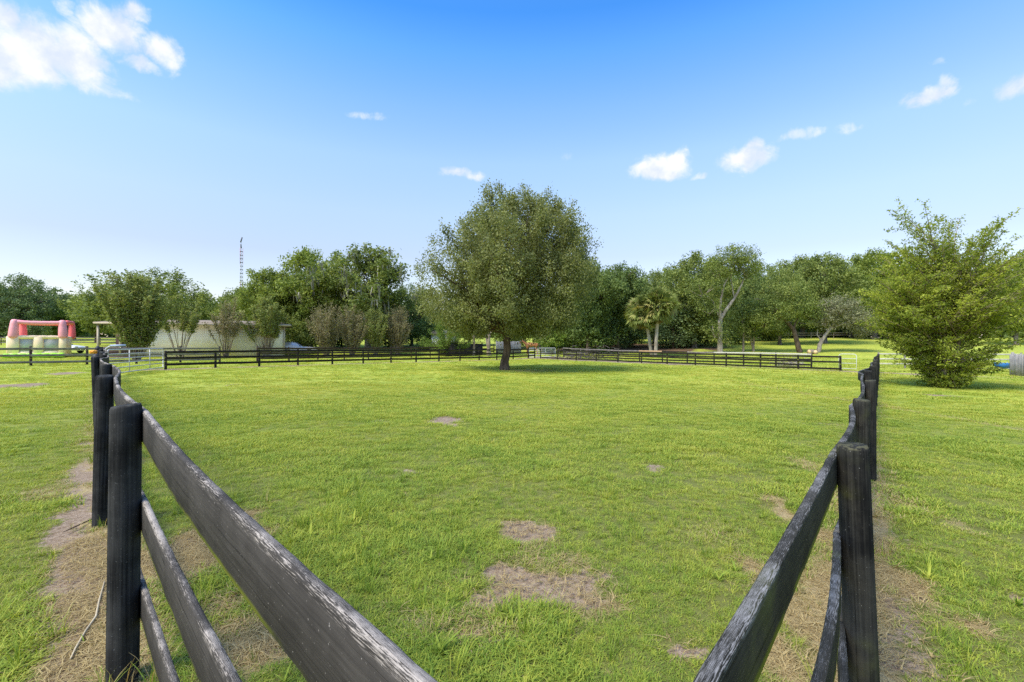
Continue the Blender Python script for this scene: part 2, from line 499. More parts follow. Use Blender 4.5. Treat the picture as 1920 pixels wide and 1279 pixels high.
# ------------------------------------------------------------------ ground masks
LF0, LF1 = np.array([-1.86, 2.13]), np.array([-18.05, 20.0])       # left paddock fence line
RF0, RF1 = np.array([1.50, 1.92]), np.array([24.9, 30.9])          # right paddock fence line
BL0, DBL = np.array([-19.8, 26.0]), np.array([0.672, 0.741])       # back fence, left run
CORNER = BL0 + DBL * 2.47 * 13.45
DBR = np.array([0.694, -0.72])                                     # back fence, right run


def line_sd(x, y, a, b):
    """Signed distance to the line a-b (positive = left of travel) and position along it in metres."""
    d = b - a
    L = np.hypot(*d)
    d = d / L
    return -(x - a[0]) * d[1] + (y - a[1]) * d[0], (x - a[0]) * d[0] + (y - a[1]) * d[1], L


PATCH = []   # cx, cy, rx, ry, strength, which
def patch(px, py, rx, ry, s=1.0, which='bare'):
    x, d = gp(px, py)
    x2, _ = gp(px + rx, py)
    _, d1 = gp(px, py - ry)
    _, d2 = gp(px, py + ry)
    PATCH.append((x, d, abs(x2 - x), abs(d1 - d2) / 2, s, which))
for a in [(840, 788, 50, 9, 1.0), (985, 997, 50, 19, 1.0), (960, 1085, 62, 34, 1.0), (1085, 1122, 66, 22, 0.9), (1015, 1100, 140, 44, 0.72), (915, 1140, 40, 16, 0.8), (1000, 1175, 60, 12, 0.45), (870, 1130, 40, 14, 0.4),
          (890, 1190, 95, 14, 0.55), (1225, 880, 24, 8, 0.6), (775, 884, 22, 6, 0.7), (440, 722, 18, 3, 0.7), (705, 790, 22, 5, 0.5), (760, 1150, 40, 14, 0.5),
          (140, 962, 52, 15, 1.0), (172, 1030, 40, 34, 1.0), (160, 1150, 48, 60, 0.85), (150, 1240, 70, 40, 0.95), (165, 830, 18, 14, 0.7),
          (20, 724, 60, 6, 1.0), (125, 701, 45, 3, 0.9), (300, 1045, 26, 55, 0.8), (330, 1160, 50, 28, 0.5), (480, 1225, 60, 22, 0.7),
          (1290, 1232, 45, 22, 0.8), (1650, 1130, 22, 36, 0.9), (1655, 1230, 40, 30, 0.9), (1640, 985, 16, 40, 0.5), (1905, 1128, 26, 9, 0.7), (1825, 903, 22, 5, 0.7),
          (1680, 1000, 30, 8, 0.4), (1765, 742, 26, 4, 0.7), (1560, 795, 28, 5, 0.5), (1210, 713, 22, 3, 0.5), (1405, 1210, 26, 12, 0.4), (245, 735, 30, 4, 0.5), (1350, 1000, 40, 8, 0.35)]:
    patch(*a)
for a in [(365, 1030, 95, 85, 1.0), (420, 1130, 60, 40, 0.6), (470, 1215, 110, 60, 0.7), (1525, 1180, 44, 150, 0.85), (1470, 1240, 70, 60, 0.8), (1550, 1010, 40, 100, 0.9), (1575, 900, 25, 60, 0.6),
          (155, 900, 45, 50, 0.55), (1640, 760, 14, 60, 0.5), (860, 1180, 130, 30, 0.36), (1110, 1130, 80, 34, 0.5), (1000, 1080, 100, 50, 0.42), (985, 1000, 60, 22, 0.42),
          (1340, 1010, 70, 25, 0.3), (1000, 696, 60, 3, 0.5)]:
    patch(*a, which='dry')


def masks(x, y):
    x, y = np.asarray(x, float), np.asarray(y, float)
    bare, dry, lit = np.zeros_like(x), np.zeros_like(x), np.zeros_like(x)
    n1 = fbm(x * 1.9, y * 1.9, 4) - 0.5
    n2 = fbm(x * 5.0 + 40, y * 5.0, 3) - 0.5
    n3 = fbm(x * 14.0, y * 14.0 + 70, 3) - 0.5
    wx, wy = x + n1 * 0.35 * np.minimum(1, y / 6), y + n2 * 0.25
    for (cx, cy_, rx, ry, s, w) in PATCH:
        q = np.sqrt(((wx - cx) / rx) ** 2 + ((wy - cy_) / ry) ** 2) + n1 * 1.0 + n2 * 0.9 + n3 * 0.9 * np.clip(1.3 - y / 8, 0, 1)
        m = s * (1 - ss(0.55, 1.15, q))
        if w == 'bare': bare = np.maximum(bare, m)
        else: dry = np.maximum(dry, m)
    # worn strips along the two near fences
    sd, t, L = line_sd(x, y, LF0, LF1)
    on = ss(-3.5, -2.5, t) * (1 - ss(L - 1, L + 0.5, t))
    o = sd + n1 * 0.5
    bare = np.maximum(bare, 0.85 * on * ss(0.02, 0.1, o) * (1 - ss(0.18, 0.5, o)) * (1 - ss(3.0, 9.0, t)) * ss(0.30, 0.5, fbm(t * 1.3, sd + 5, 3) + 0.12))
    dry = np.maximum(dry, 0.75 * on * ss(-0.30, -0.02, o) * (1 - ss(0.12, 0.45, o)) * (1 - 0.6 * ss(4, 12, t)))
    sd, t, L = line_sd(x, y, RF0, RF1)
    on = ss(-3.0, -2.0, t) * (1 - ss(L - 1, L + 0.5, t))
    o = sd + n1 * 0.35
    dry = np.maximum(dry, 0.8 * on * (1 - 0.6 * ss(4, 9, t)) * ss(-0.22, -0.04, o) * (1 - ss(0.15, 0.5, o)))
    bare = np.maximum(bare, 0.55 * on * (1 - 0.5 * ss(3, 8, t)) * ss(-0.36, -0.24, o) * (1 - ss(-0.12, -0.02, o)) * ss(0.42, 0.6, fbm(t * 1.1, sd + 9, 3) + 0.1))
    # strips under the far fences, the lane, leaf litter below the far trees
    sd, t, L = line_sd(x, y, BL0, CORNER)
    on = ss(-3, 0, t) * (1 - ss(L, L + 3, t))
    nb = fbm(x * 0.5, y * 0.5, 3) - 0.5
    dry = np.maximum(dry, 0.9 * on * ss(-1.5, -0.4, sd + nb * 1.4) * (1 - ss(0.2, 0.9, sd)))
    bare = np.maximum(bare, 0.8 * on * ss(-0.8, -0.1, sd + nb * 2.2 - 0.3) * (1 - ss(0.3, 0.9, sd)))
    end = CORNER + DBR * 26.0
    sd, t, L = line_sd(x, y, CORNER, end)
    on = ss(-2, 0, t) * (1 - ss(L + 4, L + 14, t))
    bare = np.maximum(bare, 0.95 * on * ss(-0.7, -0.3, sd + nb * 1.2) * (1 - ss(0.3, 0.9, sd)))
    dry = np.maximum(dry, 0.8 * on * ss(-1.8, -0.6, sd + nb * 1.4) * (1 - ss(0.4, 1.1, sd)))
    bare = np.maximum(bare, on * ss(0.3, 0.9, sd) * (1 - ss(3.0, 3.8, sd + nb)) * (1 - ss(14, 22, t)))
    lit = ss(0.0, 1.0, 1.25 - np.sqrt(((x - 17) / 17) ** 2 + ((y - 67) / 10) ** 2) + nb * 0.8)
    return bare, dry, np.clip(lit, 0, 1)


def axis(lo, hi, c0, c1, step, grow):
    up, dn = [c0], [c0]
    while up[-1] < hi: up.append(up[-1] + step + max(0.0, up[-1] - c1) * grow)
    while dn[-1] > lo: dn.append(dn[-1] - step - max(0.0, c0 - dn[-1]) * grow)
    return np.array(dn[::-1] + up[1:])


def build_ground():
    xp = axis(0, 900, 0, 6.5, 0.085, 0.018)
    xs = np.concatenate([-xp[1:][::-1], xp])
    ys = axis(-40, 1200, -0.4, 8.5, 0.085, 0.016)
    X, Y = np.meshgrid(xs, ys)
    x, y = X.ravel(), Y.ravel()
    b, d, l = masks(x, y)
    r = np.hypot(x, y)
    z = gz(x, y) + 0.022 * (fbm(x * 2.3, y * 2.3, 3) - 0.5) * (1 - ss(8, 16, r)) - 0.018 * b * (1 - ss(10, 20, r))
    nx, ny = len(xs), len(ys)
    i = (np.arange(ny - 1)[:, None] * nx + np.arange(nx - 1)[None, :]).ravel()
    Fq = np.stack([i, i + 1, i + 1 + nx, i + nx], 1)
    o = mesh_np('ground', np.stack([x, y, z], 1), Fq, M['ground'], attrs={'bare': b, 'dry': d, 'litter': l}, smooth=True)
    tag(o, kind='structure')


build_ground()


# ------------------------------------------------------------------ grass (uncountable: one object)
def tuft(name, nb, rad, hmin, hmax, wid, seed, flop=0.9, seg=3):
    g = np.random.default_rng(seed)
    V, Fq, tone = [], [], []
    for _ in range(nb):
        a = g.uniform(0, 2 * math.pi)
        r = rad * math.sqrt(g.uniform())
        bx, by = r * math.cos(a), r * math.sin(a)
        h = g.uniform(hmin, hmax)
        da = a + g.normal(0, 1.0)
        lean = h * flop * g.uniform(0.35, 1.35)
        dx, dy = math.cos(da), math.sin(da)
        w = wid * g.uniform(0.7, 1.3)
        tn = g.uniform()
        b = len(V)
        for s in range(seg + 1):
            t = s / seg
            cx, cy_ = bx + dx * lean * t * t, by + dy * lean * t * t
            cz = h * (t - 0.28 * flop * t * t) - 0.004
            ww = w * (1 - t) ** 0.6 * 0.5 if s < seg else w * 0.06
            V += [(cx - dy * ww, cy_ + dx * ww, cz), (cx + dy * ww, cy_ - dx * ww, cz)]
            tone += [tn, tn]
        for s in range(seg):
            q = b + s * 2
            Fq.append((q, q + 1, q + 3, q + 2))
    me = bpy.data.meshes.new(name)
    me.from_pydata(V, [], Fq)
    at_ = me.attributes.new('tone', 'FLOAT', 'POINT')
    at_.data.foreach_set('value', np.array(tone, np.float32))
    me.materials.append(M['blade'])
    return bpy.data.objects.new(name, me)


def scatter(r0, r1, dens, seed):
    """Points in the ground wedge r0..r1 in front of the camera (plus margins on both sides)."""
    g = np.random.default_rng(seed)
    half = R(68)
    area = half * (r1 * r1 - r0 * r0)
    n = int(area * dens)
    r = np.sqrt(g.uniform(r0 * r0, r1 * r1, n))
    a = g.uniform(-half, half, n)
    return r * np.sin(a), r * np.cos(a), g


POST_FEET = [at(230, 2.13), at(190, 3.91), at(197, 6.0), at(184, 8.1), at(1620, 1.92), at(1612, 3.62), at(1632, 5.5), at(1626, 7.7)]


def build_grass():
    protos = [tuft('turf_tuft', 15, 0.045, 0.020, 0.048, 0.0056, 1, 1.3), tuft('turf_tuft', 15, 0.05, 0.015, 0.042, 0.0052, 2, 1.5),
              tuft('turf_tuft', 12, 0.04, 0.025, 0.062, 0.0050, 3, 1.0), tuft('straw_tuft', 18, 0.06, 0.012, 0.035, 0.0032, 4, 2.6),
              tuft('turf_clump', 34, 0.13, 0.025, 0.060, 0.0085, 5, 1.0), tuft('turf_clump', 34, 0.13, 0.02, 0.055, 0.0080, 6, 1.2),
              tuft('far_clump', 46, 0.34, 0.03, 0.075, 0.022, 7, 1.0, 2), tuft('far_clump', 46, 0.36, 0.025, 0.065, 0.024, 8, 1.1, 2),
              tuft('weed', 9, 0.02, 0.04, 0.09, 0.014, 9, 0.9, 3), tuft('tall_tuft', 16, 0.03, 0.07, 0.17, 0.0050, 10, 0.6, 4)]
    pc = bpy.data.collections.new('grass_prototypes')
    for i, p in enumerate(protos):
        p.name = '%02d_' % i + p.name
        pc.objects.link(p)
    P, S, RZ, IX, DR = [], [], [], [], []
    for (r0, r1, dens, ids, seed, sc) in [(0.5, 3.2, 1200, (0, 1, 2), 21, 1.0), (3.2, 5.6, 900, (0, 1, 2), 22, 1.12), (5.6, 11.0, 210, (4, 5), 23, 1.0),
                                          (11.0, 19.0, 100, (4, 5), 24, 1.15), (19.0, 34.0, 20.0, (4, 5), 25, 1.7), (34.0, 62.0, 3.6, (6, 7), 26, 1.5)]:
        x, y, g = scatter(r0, r1, dens, seed)
        b, d, l = masks(x, y)
        dens_n = fbm(x * 1.1 + 3, y * 1.1, 4)
        keep = g.uniform(0, 1, len(x)) < (1 - 1.15 * ss(0.25, 0.75, b)) * (1 - 0.55 * ss(0.3, 0.9, d)) * (0.70 + 0.4 * ss(0.35, 0.6, dens_n)) * (1 - ss(0.3, 0.7, l))
        x, y, d, dn = x[keep], y[keep], d[keep], dens_n[keep]
        ix = g.choice(ids, len(x))
        if r1 < 6:
            st = g.uniform(0, 1, len(x)) < 0.6 * ss(0.35, 0.8, d)
            ix = np.where(st, 3, ix)
            sp = g.uniform(0, 1, len(x))
            ix = np.where((sp < 0.012) & (x > 1.5), 8, ix)
            ix = np.where((sp < 0.003) & (x <= 1.5), 8, ix)
            ix = np.where((sp > 0.985), 9, ix)
            ix = np.where((sp > 0.955) & (sp <= 0.985), 3, ix)
        h = fbm(x * 0.8 + 11, y * 0.8 + 5, 3)
        s = sc * g.uniform(0.7, 1.25, len(x)) * (0.60 + 0.55 * ss(0.3, 0.7, h)) * (1 - 0.3 * ss(0.3, 0.9, d))
        P.append(np.stack([x, y, gz(x, y) + 0.022 * (fbm(x * 2.3, y * 2.3, 3) - 0.5) * (1 - ss(8, 16, np.hypot(x, y)))], 1))
        S.append(s); RZ.append(g.uniform(0, 6.283, len(x))); IX.append(ix); DR.append(np.where(ix == 3, 1.0, d))
    # dead thatch lying over the straw strips
    x, y, g = scatter(0.5, 5.0, 520, 31)
    b, d, l = masks(x, y)
    k = (g.uniform(0, 1, len(x)) < 0.9 * ss(0.35, 0.8, d) + 0.28 * ss(0.2, 0.6, b))
    x, y = x[k], y[k]
    P.append(np.stack([x, y, gz(x, y) + 0.004], 1)); S.append(g.uniform(0.8, 1.7, len(x))); RZ.append(g.uniform(0, 6.283, len(x)))
    IX.append(np.full(len(x), 3)); DR.append(np.ones(len(x)))
    g = np.random.default_rng(41)
    for (qx, qy) in POST_FEET:
        m = 26
        a, r = g.uniform(0, 6.283, m), 0.065 + np.abs(g.normal(0, 0.07, m))
        x, y = qx + r * np.cos(a), qy + r * np.sin(a)
        P.append(np.stack([x, y, gz(x, y)], 1)); S.append(g.uniform(0.7, 1.5, m)); RZ.append(g.uniform(0, 6.283, m))
        IX.append(g.choice((0, 1, 2, 3, 9), m)); DR.append(g.uniform(0, 0.9, m))
    P, S, RZ, IX, DR = map(np.concatenate, (P, S, RZ, IX, DR))
    me = bpy.data.meshes.new('grass')
    me.vertices.add(len(P)); me.vertices.foreach_set('co', P.astype(np.float32).ravel())
    for k, v, ty in (('sc', S, 'FLOAT'), ('rz', RZ, 'FLOAT'), ('dry', DR, 'FLOAT'), ('ix', IX, 'INT')):
        a = me.attributes.new(k, ty, 'POINT')
        a.data.foreach_set('value', v.astype(np.int32 if ty == 'INT' else np.float32))
    me.update()
    o = bpy.data.objects.new('grass', me)
    COL.objects.link(o)
    tag(o, 'short yellow-green paddock turf with dry straw patches', 'grass', kind='stuff')
    ng = bpy.data.node_groups.new('grass_nodes', 'GeometryNodeTree')
    ng.interface.new_socket('Geometry', in_out='INPUT', socket_type='NodeSocketGeometry')
    ng.interface.new_socket('Geometry', in_out='OUTPUT', socket_type='NodeSocketGeometry')
    nd, lk = ng.nodes, ng.links
    gi, go = nd.new('NodeGroupInput'), nd.new('NodeGroupOutput')
    ci = nd.new('GeometryNodeCollectionInfo')
    ci.inputs[0].default_value = pc
    ci.inputs[1].default_value = True
    ci.inputs[2].default_value = True
    iop = nd.new('GeometryNodeInstanceOnPoints')
    def named(k, ty):
        a = nd.new('GeometryNodeInputNamedAttribute')
        a.data_type = ty
        a.inputs[0].default_value = k
        return a.outputs[0]
    cx = nd.new('ShaderNodeCombineXYZ')
    lk.new(named('rz', 'FLOAT'), cx.inputs[2])
    lk.new(gi.outputs[0], iop.inputs['Points'])
    lk.new(ci.outputs[0], iop.inputs['Instance'])
    iop.inputs['Pick Instance'].default_value = True
    lk.new(named('ix', 'INT'), iop.inputs['Instance Index'])
    lk.new(cx.outputs[0], iop.inputs['Rotation'])
    lk.new(named('sc', 'FLOAT'), iop.inputs['Scale'])
    lk.new(iop.outputs[0], go.inputs[0])
    md = o.modifiers.new('scatter', 'NODES')
    md.node_group = ng
    print('grass instances', len(P))


build_grass()


# ------------------------------------------------------------------ fences
def post_mesh(h, r, seg, bury=0.25, rough=0.0, seed=0, taper=0.04, lean=(0, 0)):
    """A round wooden post with a chamfered, slightly sunken top."""
    g = np.random.default_rng(seed)
    mb = MB()
    zs = list(np.linspace(-bury, h - 0.03, 12 if rough else 4)) + [h - 0.012, h]
    ph = g.uniform(0, 6.28, 4)
    tilt = g.uniform(-0.12, 0.12, 2) if rough else (0, 0)
    V, U, Fc = [], [], []
    for i, z in enumerate(zs):
        k = 1.0 - taper * (z / h)
        if i == len(zs) - 2: k *= 0.985
        if i == len(zs) - 1: k *= 0.90
        for j in range(seg):
            w = 2 * math.pi * j / seg
            rr = r * k * (1 + rough * (0.5 * math.sin(2 * w + ph[0] + z) + 0.35 * math.sin(3 * w + ph[1] - 1.7 * z) + 0.2 * math.sin(7 * w + ph[2])))
            x, y = rr * math.cos(w), rr * math.sin(w)
            zz = z + (tilt[0] * x + tilt[1] * y if i >= len(zs) - 3 else 0)
            V.append((x + lean[0] * z, y + lean[1] * z, zz)); U.append((j / seg, z))
    n = len(zs)
    for i in range(n - 1):
        for j in range(seg):
            j2 = (j + 1) % seg
            Fc.append((i * seg + j, i * seg + j2, (i + 1) * seg + j2, (i + 1) * seg + j))
    V.append((lean[0] * h, lean[1] * h, h - (0.006 if rough else 0))); U.append((0.5, h))
    for j in range(seg):
        Fc.append(((n - 1) * seg + j, (n - 1) * seg + (j + 1) % seg, len(V) - 1))
    mb.add(V, Fc, U)
    return mb


def board(mb, pts, hgt, th, edge_noise=0.0, seed=0):
    """A board of height hgt and thickness th swept along pts (its top edge centre line)."""
    g = np.random.default_rng(seed)
    pts = [Vector(p) for p in pts]
    n = len(pts)
    c = min(0.007, th * 0.28)
    sec = [(-th / 2, -c), (-th / 2 + c, 0), (th / 2 - c, 0), (th / 2, -c), (th / 2, -hgt + c), (th / 2 - c, -hgt), (-th / 2 + c, -hgt), (-th / 2, -hgt + c), (-th / 2, -c)]
    vv = [0, 0.02, 0.2, 0.22, 0.45, 0.47, 0.67, 0.69, 0.92]
    V, U, Fc = [], [], []
    L, off = 0.0, g.uniform(0, 50)
    for i in range(n):
        t = pts[min(i + 1, n - 1)] - pts[max(i - 1, 0)]
        t.z = 0
        t.normalize()
        nrm = Vector((-t.y, t.x, 0))
        if i: L += (pts[i] - pts[i - 1]).length
        jj = edge_noise * g.normal(0, 1, (9, 2)) * np.array([1.0, 0.7])
        jj[8] = jj[0]
        for k, (a, z) in enumerate(sec):
            jz, ja = jj[k]
            V.append(pts[i] + nrm * (a + ja) + Vector((0, 0, z + jz)))
            U.append((L + off, vv[k]))
    for i in range(n - 1):
        for k in range(8):
            Fc.append((i * 9 + k, i * 9 + k + 1, (i + 1) * 9 + k + 1, (i + 1) * 9 + k))
    Fc.append(tuple(range(7, -1, -1)))
    Fc.append(tuple((n - 1) * 9 + k for k in range(8)))
    mb.add(V, Fc, U)


def fence(name, label, pts, ph, pr, rails, side, mp, mr, bh=0.15, bt=0.035, seg=10, rough=0.0, step=0.6, group=None,
          tops=None, leans=None, rail_mats=None, skip=(), post_mats=None, edge=0.0, bow=0.0, sag=0.0, bows=None):
    """One run of fence: pts are post positions; rails are heights of the rail tops; side +1/-1 puts rails left/right of the run."""
    g = np.random.default_rng(abs(hash(label)) % 1000 if False else sum(map(ord, label)))
    p0 = pts[len(pts) // 2]
    t = thing(name, label, 'fence', (p0[0], p0[1], float(gz(*p0))), 0, group)
    org = Vector(t.location)
    n = len(pts)
    att = []
    for i, (x, y) in enumerate(pts):
        h = tops[i] if tops else ph * g.uniform(0.97, 1.03)
        ln = leans[i] if leans else (g.normal(0, 0.012), g.normal(0, 0.012))
        z = float(gz(x, y))
        o = post_mesh(h, pr * g.uniform(0.95, 1.05), seg, rough=rough, seed=i + 5, lean=ln).build('post', (post_mats or {}).get(i, mp), t, smooth=seg > 12)
        o.location = Vector((x, y, z)) - org
        a, b = np.array(pts[max(i - 1, 0)]), np.array(pts[min(i + 1, n - 1)])
        d = (b - a) / np.hypot(*(b - a))
        nr = np.array([-d[1], d[0]]) * side
        att.append((x, y, z, nr, h, ln))
    for k, rz in enumerate(rails):
        for i in range(n - 1):
            if (k, i) in skip: continue
            A, B = att[i], att[i + 1]
            def ap(q, w):
                off = pr * 0.93 + bt / 2
                hh = min(rz, q[4] - 0.012) if k == 0 else rz
                return Vector((q[0] + q[3][0] * off + q[5][0] * hh, q[1] + q[3][1] * off + q[5][1] * hh, q[2] + hh))
            pa, pb = ap(A, 0), ap(B, 1)
            L = (pb - pa).length
            m = max(2, int(L / step))
            mid = Vector(((A[3] + B[3])[0], (A[3] + B[3])[1], 0)).normalized()
            bw, sg = bow * g.normal(), -abs(sag * g.normal())
            if bows and i in bows: bw = bows[i][k] if hasattr(bows[i], '__len__') else bows[i] + 0.006 * (k - 1)
            P = []
            gap = 0.004 / L
            for j in range(m + 1):
                s = gap + (1 - 2 * gap) * j / m
                q = pa.lerp(pb, s) + mid * bw * math.sin(math.pi * s) + Vector((0, 0, sg * math.sin(math.pi * s)))
                P.append(q - org)
            mb = MB()
            board(mb, P, bh, bt, edge, i * 7 + k)
            o = mb.build('rail', (rail_mats or {}).get((k, i), mr), t)
    return t


def along(a, d, n, s=2.47, start=0.0):
    return [tuple(np.array(a) + np.array(d) * s * (i + start)) for i in range(n)]


# near left fence: from the corner by the photographer out to the gate
uL = (LF1 - LF0) / np.hypot(*(LF1 - LF0))
left_pts = [(-0.022, 0.335), (-1.862, 2.13), at(190, 3.91), at(197, 6.0), at(184, 8.1)] + [tuple(LF0 + uL * s) for s in (11.6, 14.0, 16.5, 19.0, 21.5, 24.0)]
left_pts[1] = at(230, 2.13)
fence('board_fence', 'weathered grey three-board fence along the left of the paddock ending at the open pipe gate', left_pts, 1.28, 0.0625, (1.272, 0.85, 0.44), -1,
      M['post_black'], M['rail_grey'], bh=0.158, bt=0.024, seg=28, rough=0.012, step=0.05, edge=0.0006, bow=0.03, sag=0.004, bows={0: -0.012, 1: -0.02},
      tops=[1.24, 1.300, 1.285, 1.27, 1.30, 1.26, 1.28, 1.25, 1.28, 1.27, 1.32],
      leans=[(0, 0), (0.012, 0.0), (0.022, 0.0), (0.01, 0), (-0.05, 0.01), (0.02, 0), (0, 0), (0.01, 0), (-0.02, 0), (0.01, 0), (0, 0)])
# near right fence: mossy and wavy
uR = (RF1 - RF0) / np.hypot(*(RF1 - RF0))
right_pts = [(0.060, 0.30), at(1620, 1.92), at(1612, 3.62), at(1632, 5.5), at(1626, 7.7)] + [tuple(np.array(at(1637, 10.0)) * (1 - k / 9) + RF1 * (k / 9)) for k in range(10)]
fence('board_fence', 'black mossy three-board fence with wavy rails along the right of the paddock', right_pts, 1.15, 0.0575, (1.150, 0.80, 0.42), 1,
      M['post_moss'], M['rail_black'], bh=0.150, bt=0.028, seg=28, rough=0.02, step=0.05, edge=0.0007, bow=0.045, sag=0.012, bows={0: (0.0, -0.060, -0.085), 1: -0.03, 2: -0.02},
      tops=[1.13, 1.185, 1.20, 1.215, 1.20, 1.20, 1.19, 1.2, 1.17, 1.2, 1.18, 1.17, 1.15, 1.16, 1.17],
      leans=[(0, 0), (-0.018, 0.03), (0.012, 0.0), (0.0, 0), (0.02, 0.01), (-0.01, 0), (0.01, 0), (0, 0), (0.012, 0), (0, 0), (0, 0), (0.01, 0), (0, 0), (0, 0), (0, 0)])
# back fence, left run, right run
fence('board_fence', 'black three-board fence across the back of the paddock behind the lone tree', along(BL0, DBL, 14) + [tuple(CORNER)], 1.10, 0.068, (1.08, 0.72, 0.36), -1,
      M['far_black'], M['far_black'], bh=0.14, seg=10, step=1.3, sag=0.01)
br_pts = along(CORNER, DBR, 12, 2.47, 0.35)
fence('board_fence', 'low dark fence running along the sandy lane towards the small white gate', br_pts[:12], 1.04, 0.062, (1.02, 0.66, 0.20), -1,
      M['far_black'], M['far_black'], bh=0.12, seg=10, step=1.3, sag=0.015, skip={(0, 0), (0, 3)})
rear0 = CORNER + np.array([0.72, 0.694]) * 4.1
rear_pts = along(rear0, DBR, 11, 2.47, 0.3)
rm = {(0, i): M['far_grey'] for i in range(11)}
rm.update({(0, 4): M['tan_board'], (0, 5): M['far_black'], (0, 7): M['pale_board'], (0, 8): M['pale_board'], (0, 9): M['pale_board']})
fence('board_fence', 'patched fence on the far side of the sandy lane with tan and bleached top boards', rear_pts, 1.12, 0.062, (1.10, 0.70, 0.30), -1,
      M['far_black'], M['far_black'], bh=0.13, seg=10, step=1.3, sag=0.015, rail_mats=rm, post_mats={1: M['far_grey'], 3: M['far_grey']})
# outer lane fence on the left: grey near the bounce house, brown behind the paddock
outer0 = np.array([-29.6, 28.0])
fence('board_fence', 'grey weathered fence on the far left in front of the inflatable castle', along(outer0 - DBL * 7.6, DBL, 8, 2.53), 1.20, 0.07, (1.13, 0.72, 0.30), -1,
      M['far_grey'], M['far_grey'], bh=0.14, seg=10, step=1.3, sag=0.012, post_mats={i: M['far_brown'] for i in range(8)})
outer1 = outer0 + DBL * 2.53 * 4.1 - DBL * 7.6 + DBL * 2.4
fence('board_fence', 'dark brown fence beyond the lane in front of the crape myrtles', along(outer0 + DBL * 12.8, DBL, 12, 2.53), 1.20, 0.065, (1.14, 0.74, 0.32), -1,
      M['far_brown'], M['far_brown'], bh=0.15, seg=10, step=1.3, sag=0.012)
# pale fence behind the right-hand shrub
pr0, pr1 = np.array(at(1648, 35.0)), np.array(at(1915, 34.0))
fence('rail_fence', 'pale bleached rail fence crossing behind the big vase-shaped shrub', [tuple(pr0 + (pr1 - pr0) * k / 4) for k in (0, 0.75, 1.7, 2.8, 4)], 1.22, 0.06, (1.16, 0.78, 0.42), -1,
      M['far_grey'], M['pale_board'], bh=0.11, seg=8, step=1.5, sag=0.012)
# far fences on the lawns
fence('rail_fence', 'thin dark fence across the far lawn beyond the inflatable castle', [at(-60 + 62 * k, 62 + k) for k in range(6)], 1.2, 0.06, (1.1, 0.75, 0.4), -1,
      M['far_brown'], M['far_grey'], bh=0.13, seg=8, step=3)
fence('rail_fence', 'thin pale fence at the far edge of the right-hand lawn under the woods', [at(1395 + 42 * k, 88) for k in range(9)], 1.2, 0.06, (1.12, 0.7), -1,
      M['far_grey'], M['far_grey'], bh=0.12, seg=8, step=3)


# ------------------------------------------------------------------ gates and pipes
def pipe_gate(label, a, b, h, bars, mat, z0=0.12, r=0.022, braces=(0.33, 0.66), arch=False):
    a, b = Vector((*a, 0)), Vector((*b, 0))
    L = (b - a).length
    t = thing('pipe_gate', label, 'gate', (a.x, a.y, float(gz(a.x, a.y))), math.atan2(b.y - a.y, b.x - a.x))
    dz = float(gz(b.x, b.y)) - float(gz(a.x, a.y))
    zz = lambda x, z: z + dz * x / L
    c = 0.16 if arch else 0.09
    loop = [(0, z0)] + [(0, h - c)] + [(c - c * math.cos(w), h - c + c * math.sin(w)) for w in (0.5, 1.0)] + [(c, h), (L - c, h)] + \
           [(L - c + c * math.sin(w), h - c + c * math.cos(w)) for w in (0.5, 1.0)] + [(L, h - c), (L, z0), (0, z0)]
    mb = MB()
    mb.tube([(x, 0, zz(x, z)) for x, z in loop], r, 8)
    mb.build('frame', mat, t, True)
    for i in range(1, bars):
        z = z0 + (h - z0) * (i / bars) ** 0.92
        mb = MB(); mb.tube([(0, 0, zz(0, z)), (L, 0, zz(L, z))], r * 0.85, 8); mb.build('bar', mat, t, True)
    for s in braces:
        mb = MB(); mb.tube([(L * s, 0.02, zz(L * s, z0)), (L * s, 0.02, zz(L * s, h))], r * 0.8, 8); mb.build('brace', mat, t, True)
    return t


gA, gB = (-17.55, 19.75), (-19.75, 25.75)
pipe_gate('long galvanised pipe gate at the left back corner of the paddock', gA, gB, 1.2, 5, M['steel'], 0.14, 0.026, (0.34, 0.72))
pipe_gate('small white gate with rounded top in the fence at the right', at(1573, 32.4), at(1606, 31.6), 1.12, 3, M['white_pipe'], 0.1, 0.021, (), True)
pipe_gate('silver pipe gate at the far back corner of the paddock beside the horse', at(992, 50.6), at(1041, 52.0), 1.08, 4, M['white_pipe'], 0.1, 0.03, (0.33, 0.62))
t = thing('bent_pipe', 'bluish grey bent pipe rising beside the open end of the left fence', 'pipe', (*at(196, 20.6), float(gz(*at(196, 20.6)))))
mb = MB(); mb.tube([(0, 0, -0.1), (0, 0, 1.1), (0.05, 0.02, 1.24), (0.16, 0.05, 1.33), (0.3, 0.1, 1.36), (0.75, 0.25, 1.37)], 0.03, 8); mb.build('upright', M['steel'], t, True)
mb = MB(); mb.tube([(0.2, 0.06, 1.37), (0.75, 0.25, 1.385)], 0.045, 8); mb.build('sleeve', M['bluish'], t, True)
bx, by = at(175, 16.6)
mb = MB()
for k in range(7):
    mb.tube([(0.0, 0, 0)] + [(0.075 * math.cos(k * 0.9 + q), 0.075 * math.sin(k * 0.9 + q), 0.05 * q - 0.06) for q in (0.3, 1.0, 1.7)], [0.03, 0.055, 0.05, 0.02], 8)
o = mb.build('plastic_bundle', plain('orange_plastic', (0.8, 0.33, 0.03), 0.5), None, True)
o.location = (bx, by, zpx(659, 16.6))
tag(o, 'small orange plastic bundle hung on a dark post near the left gate', 'bundle')
wb = MB()
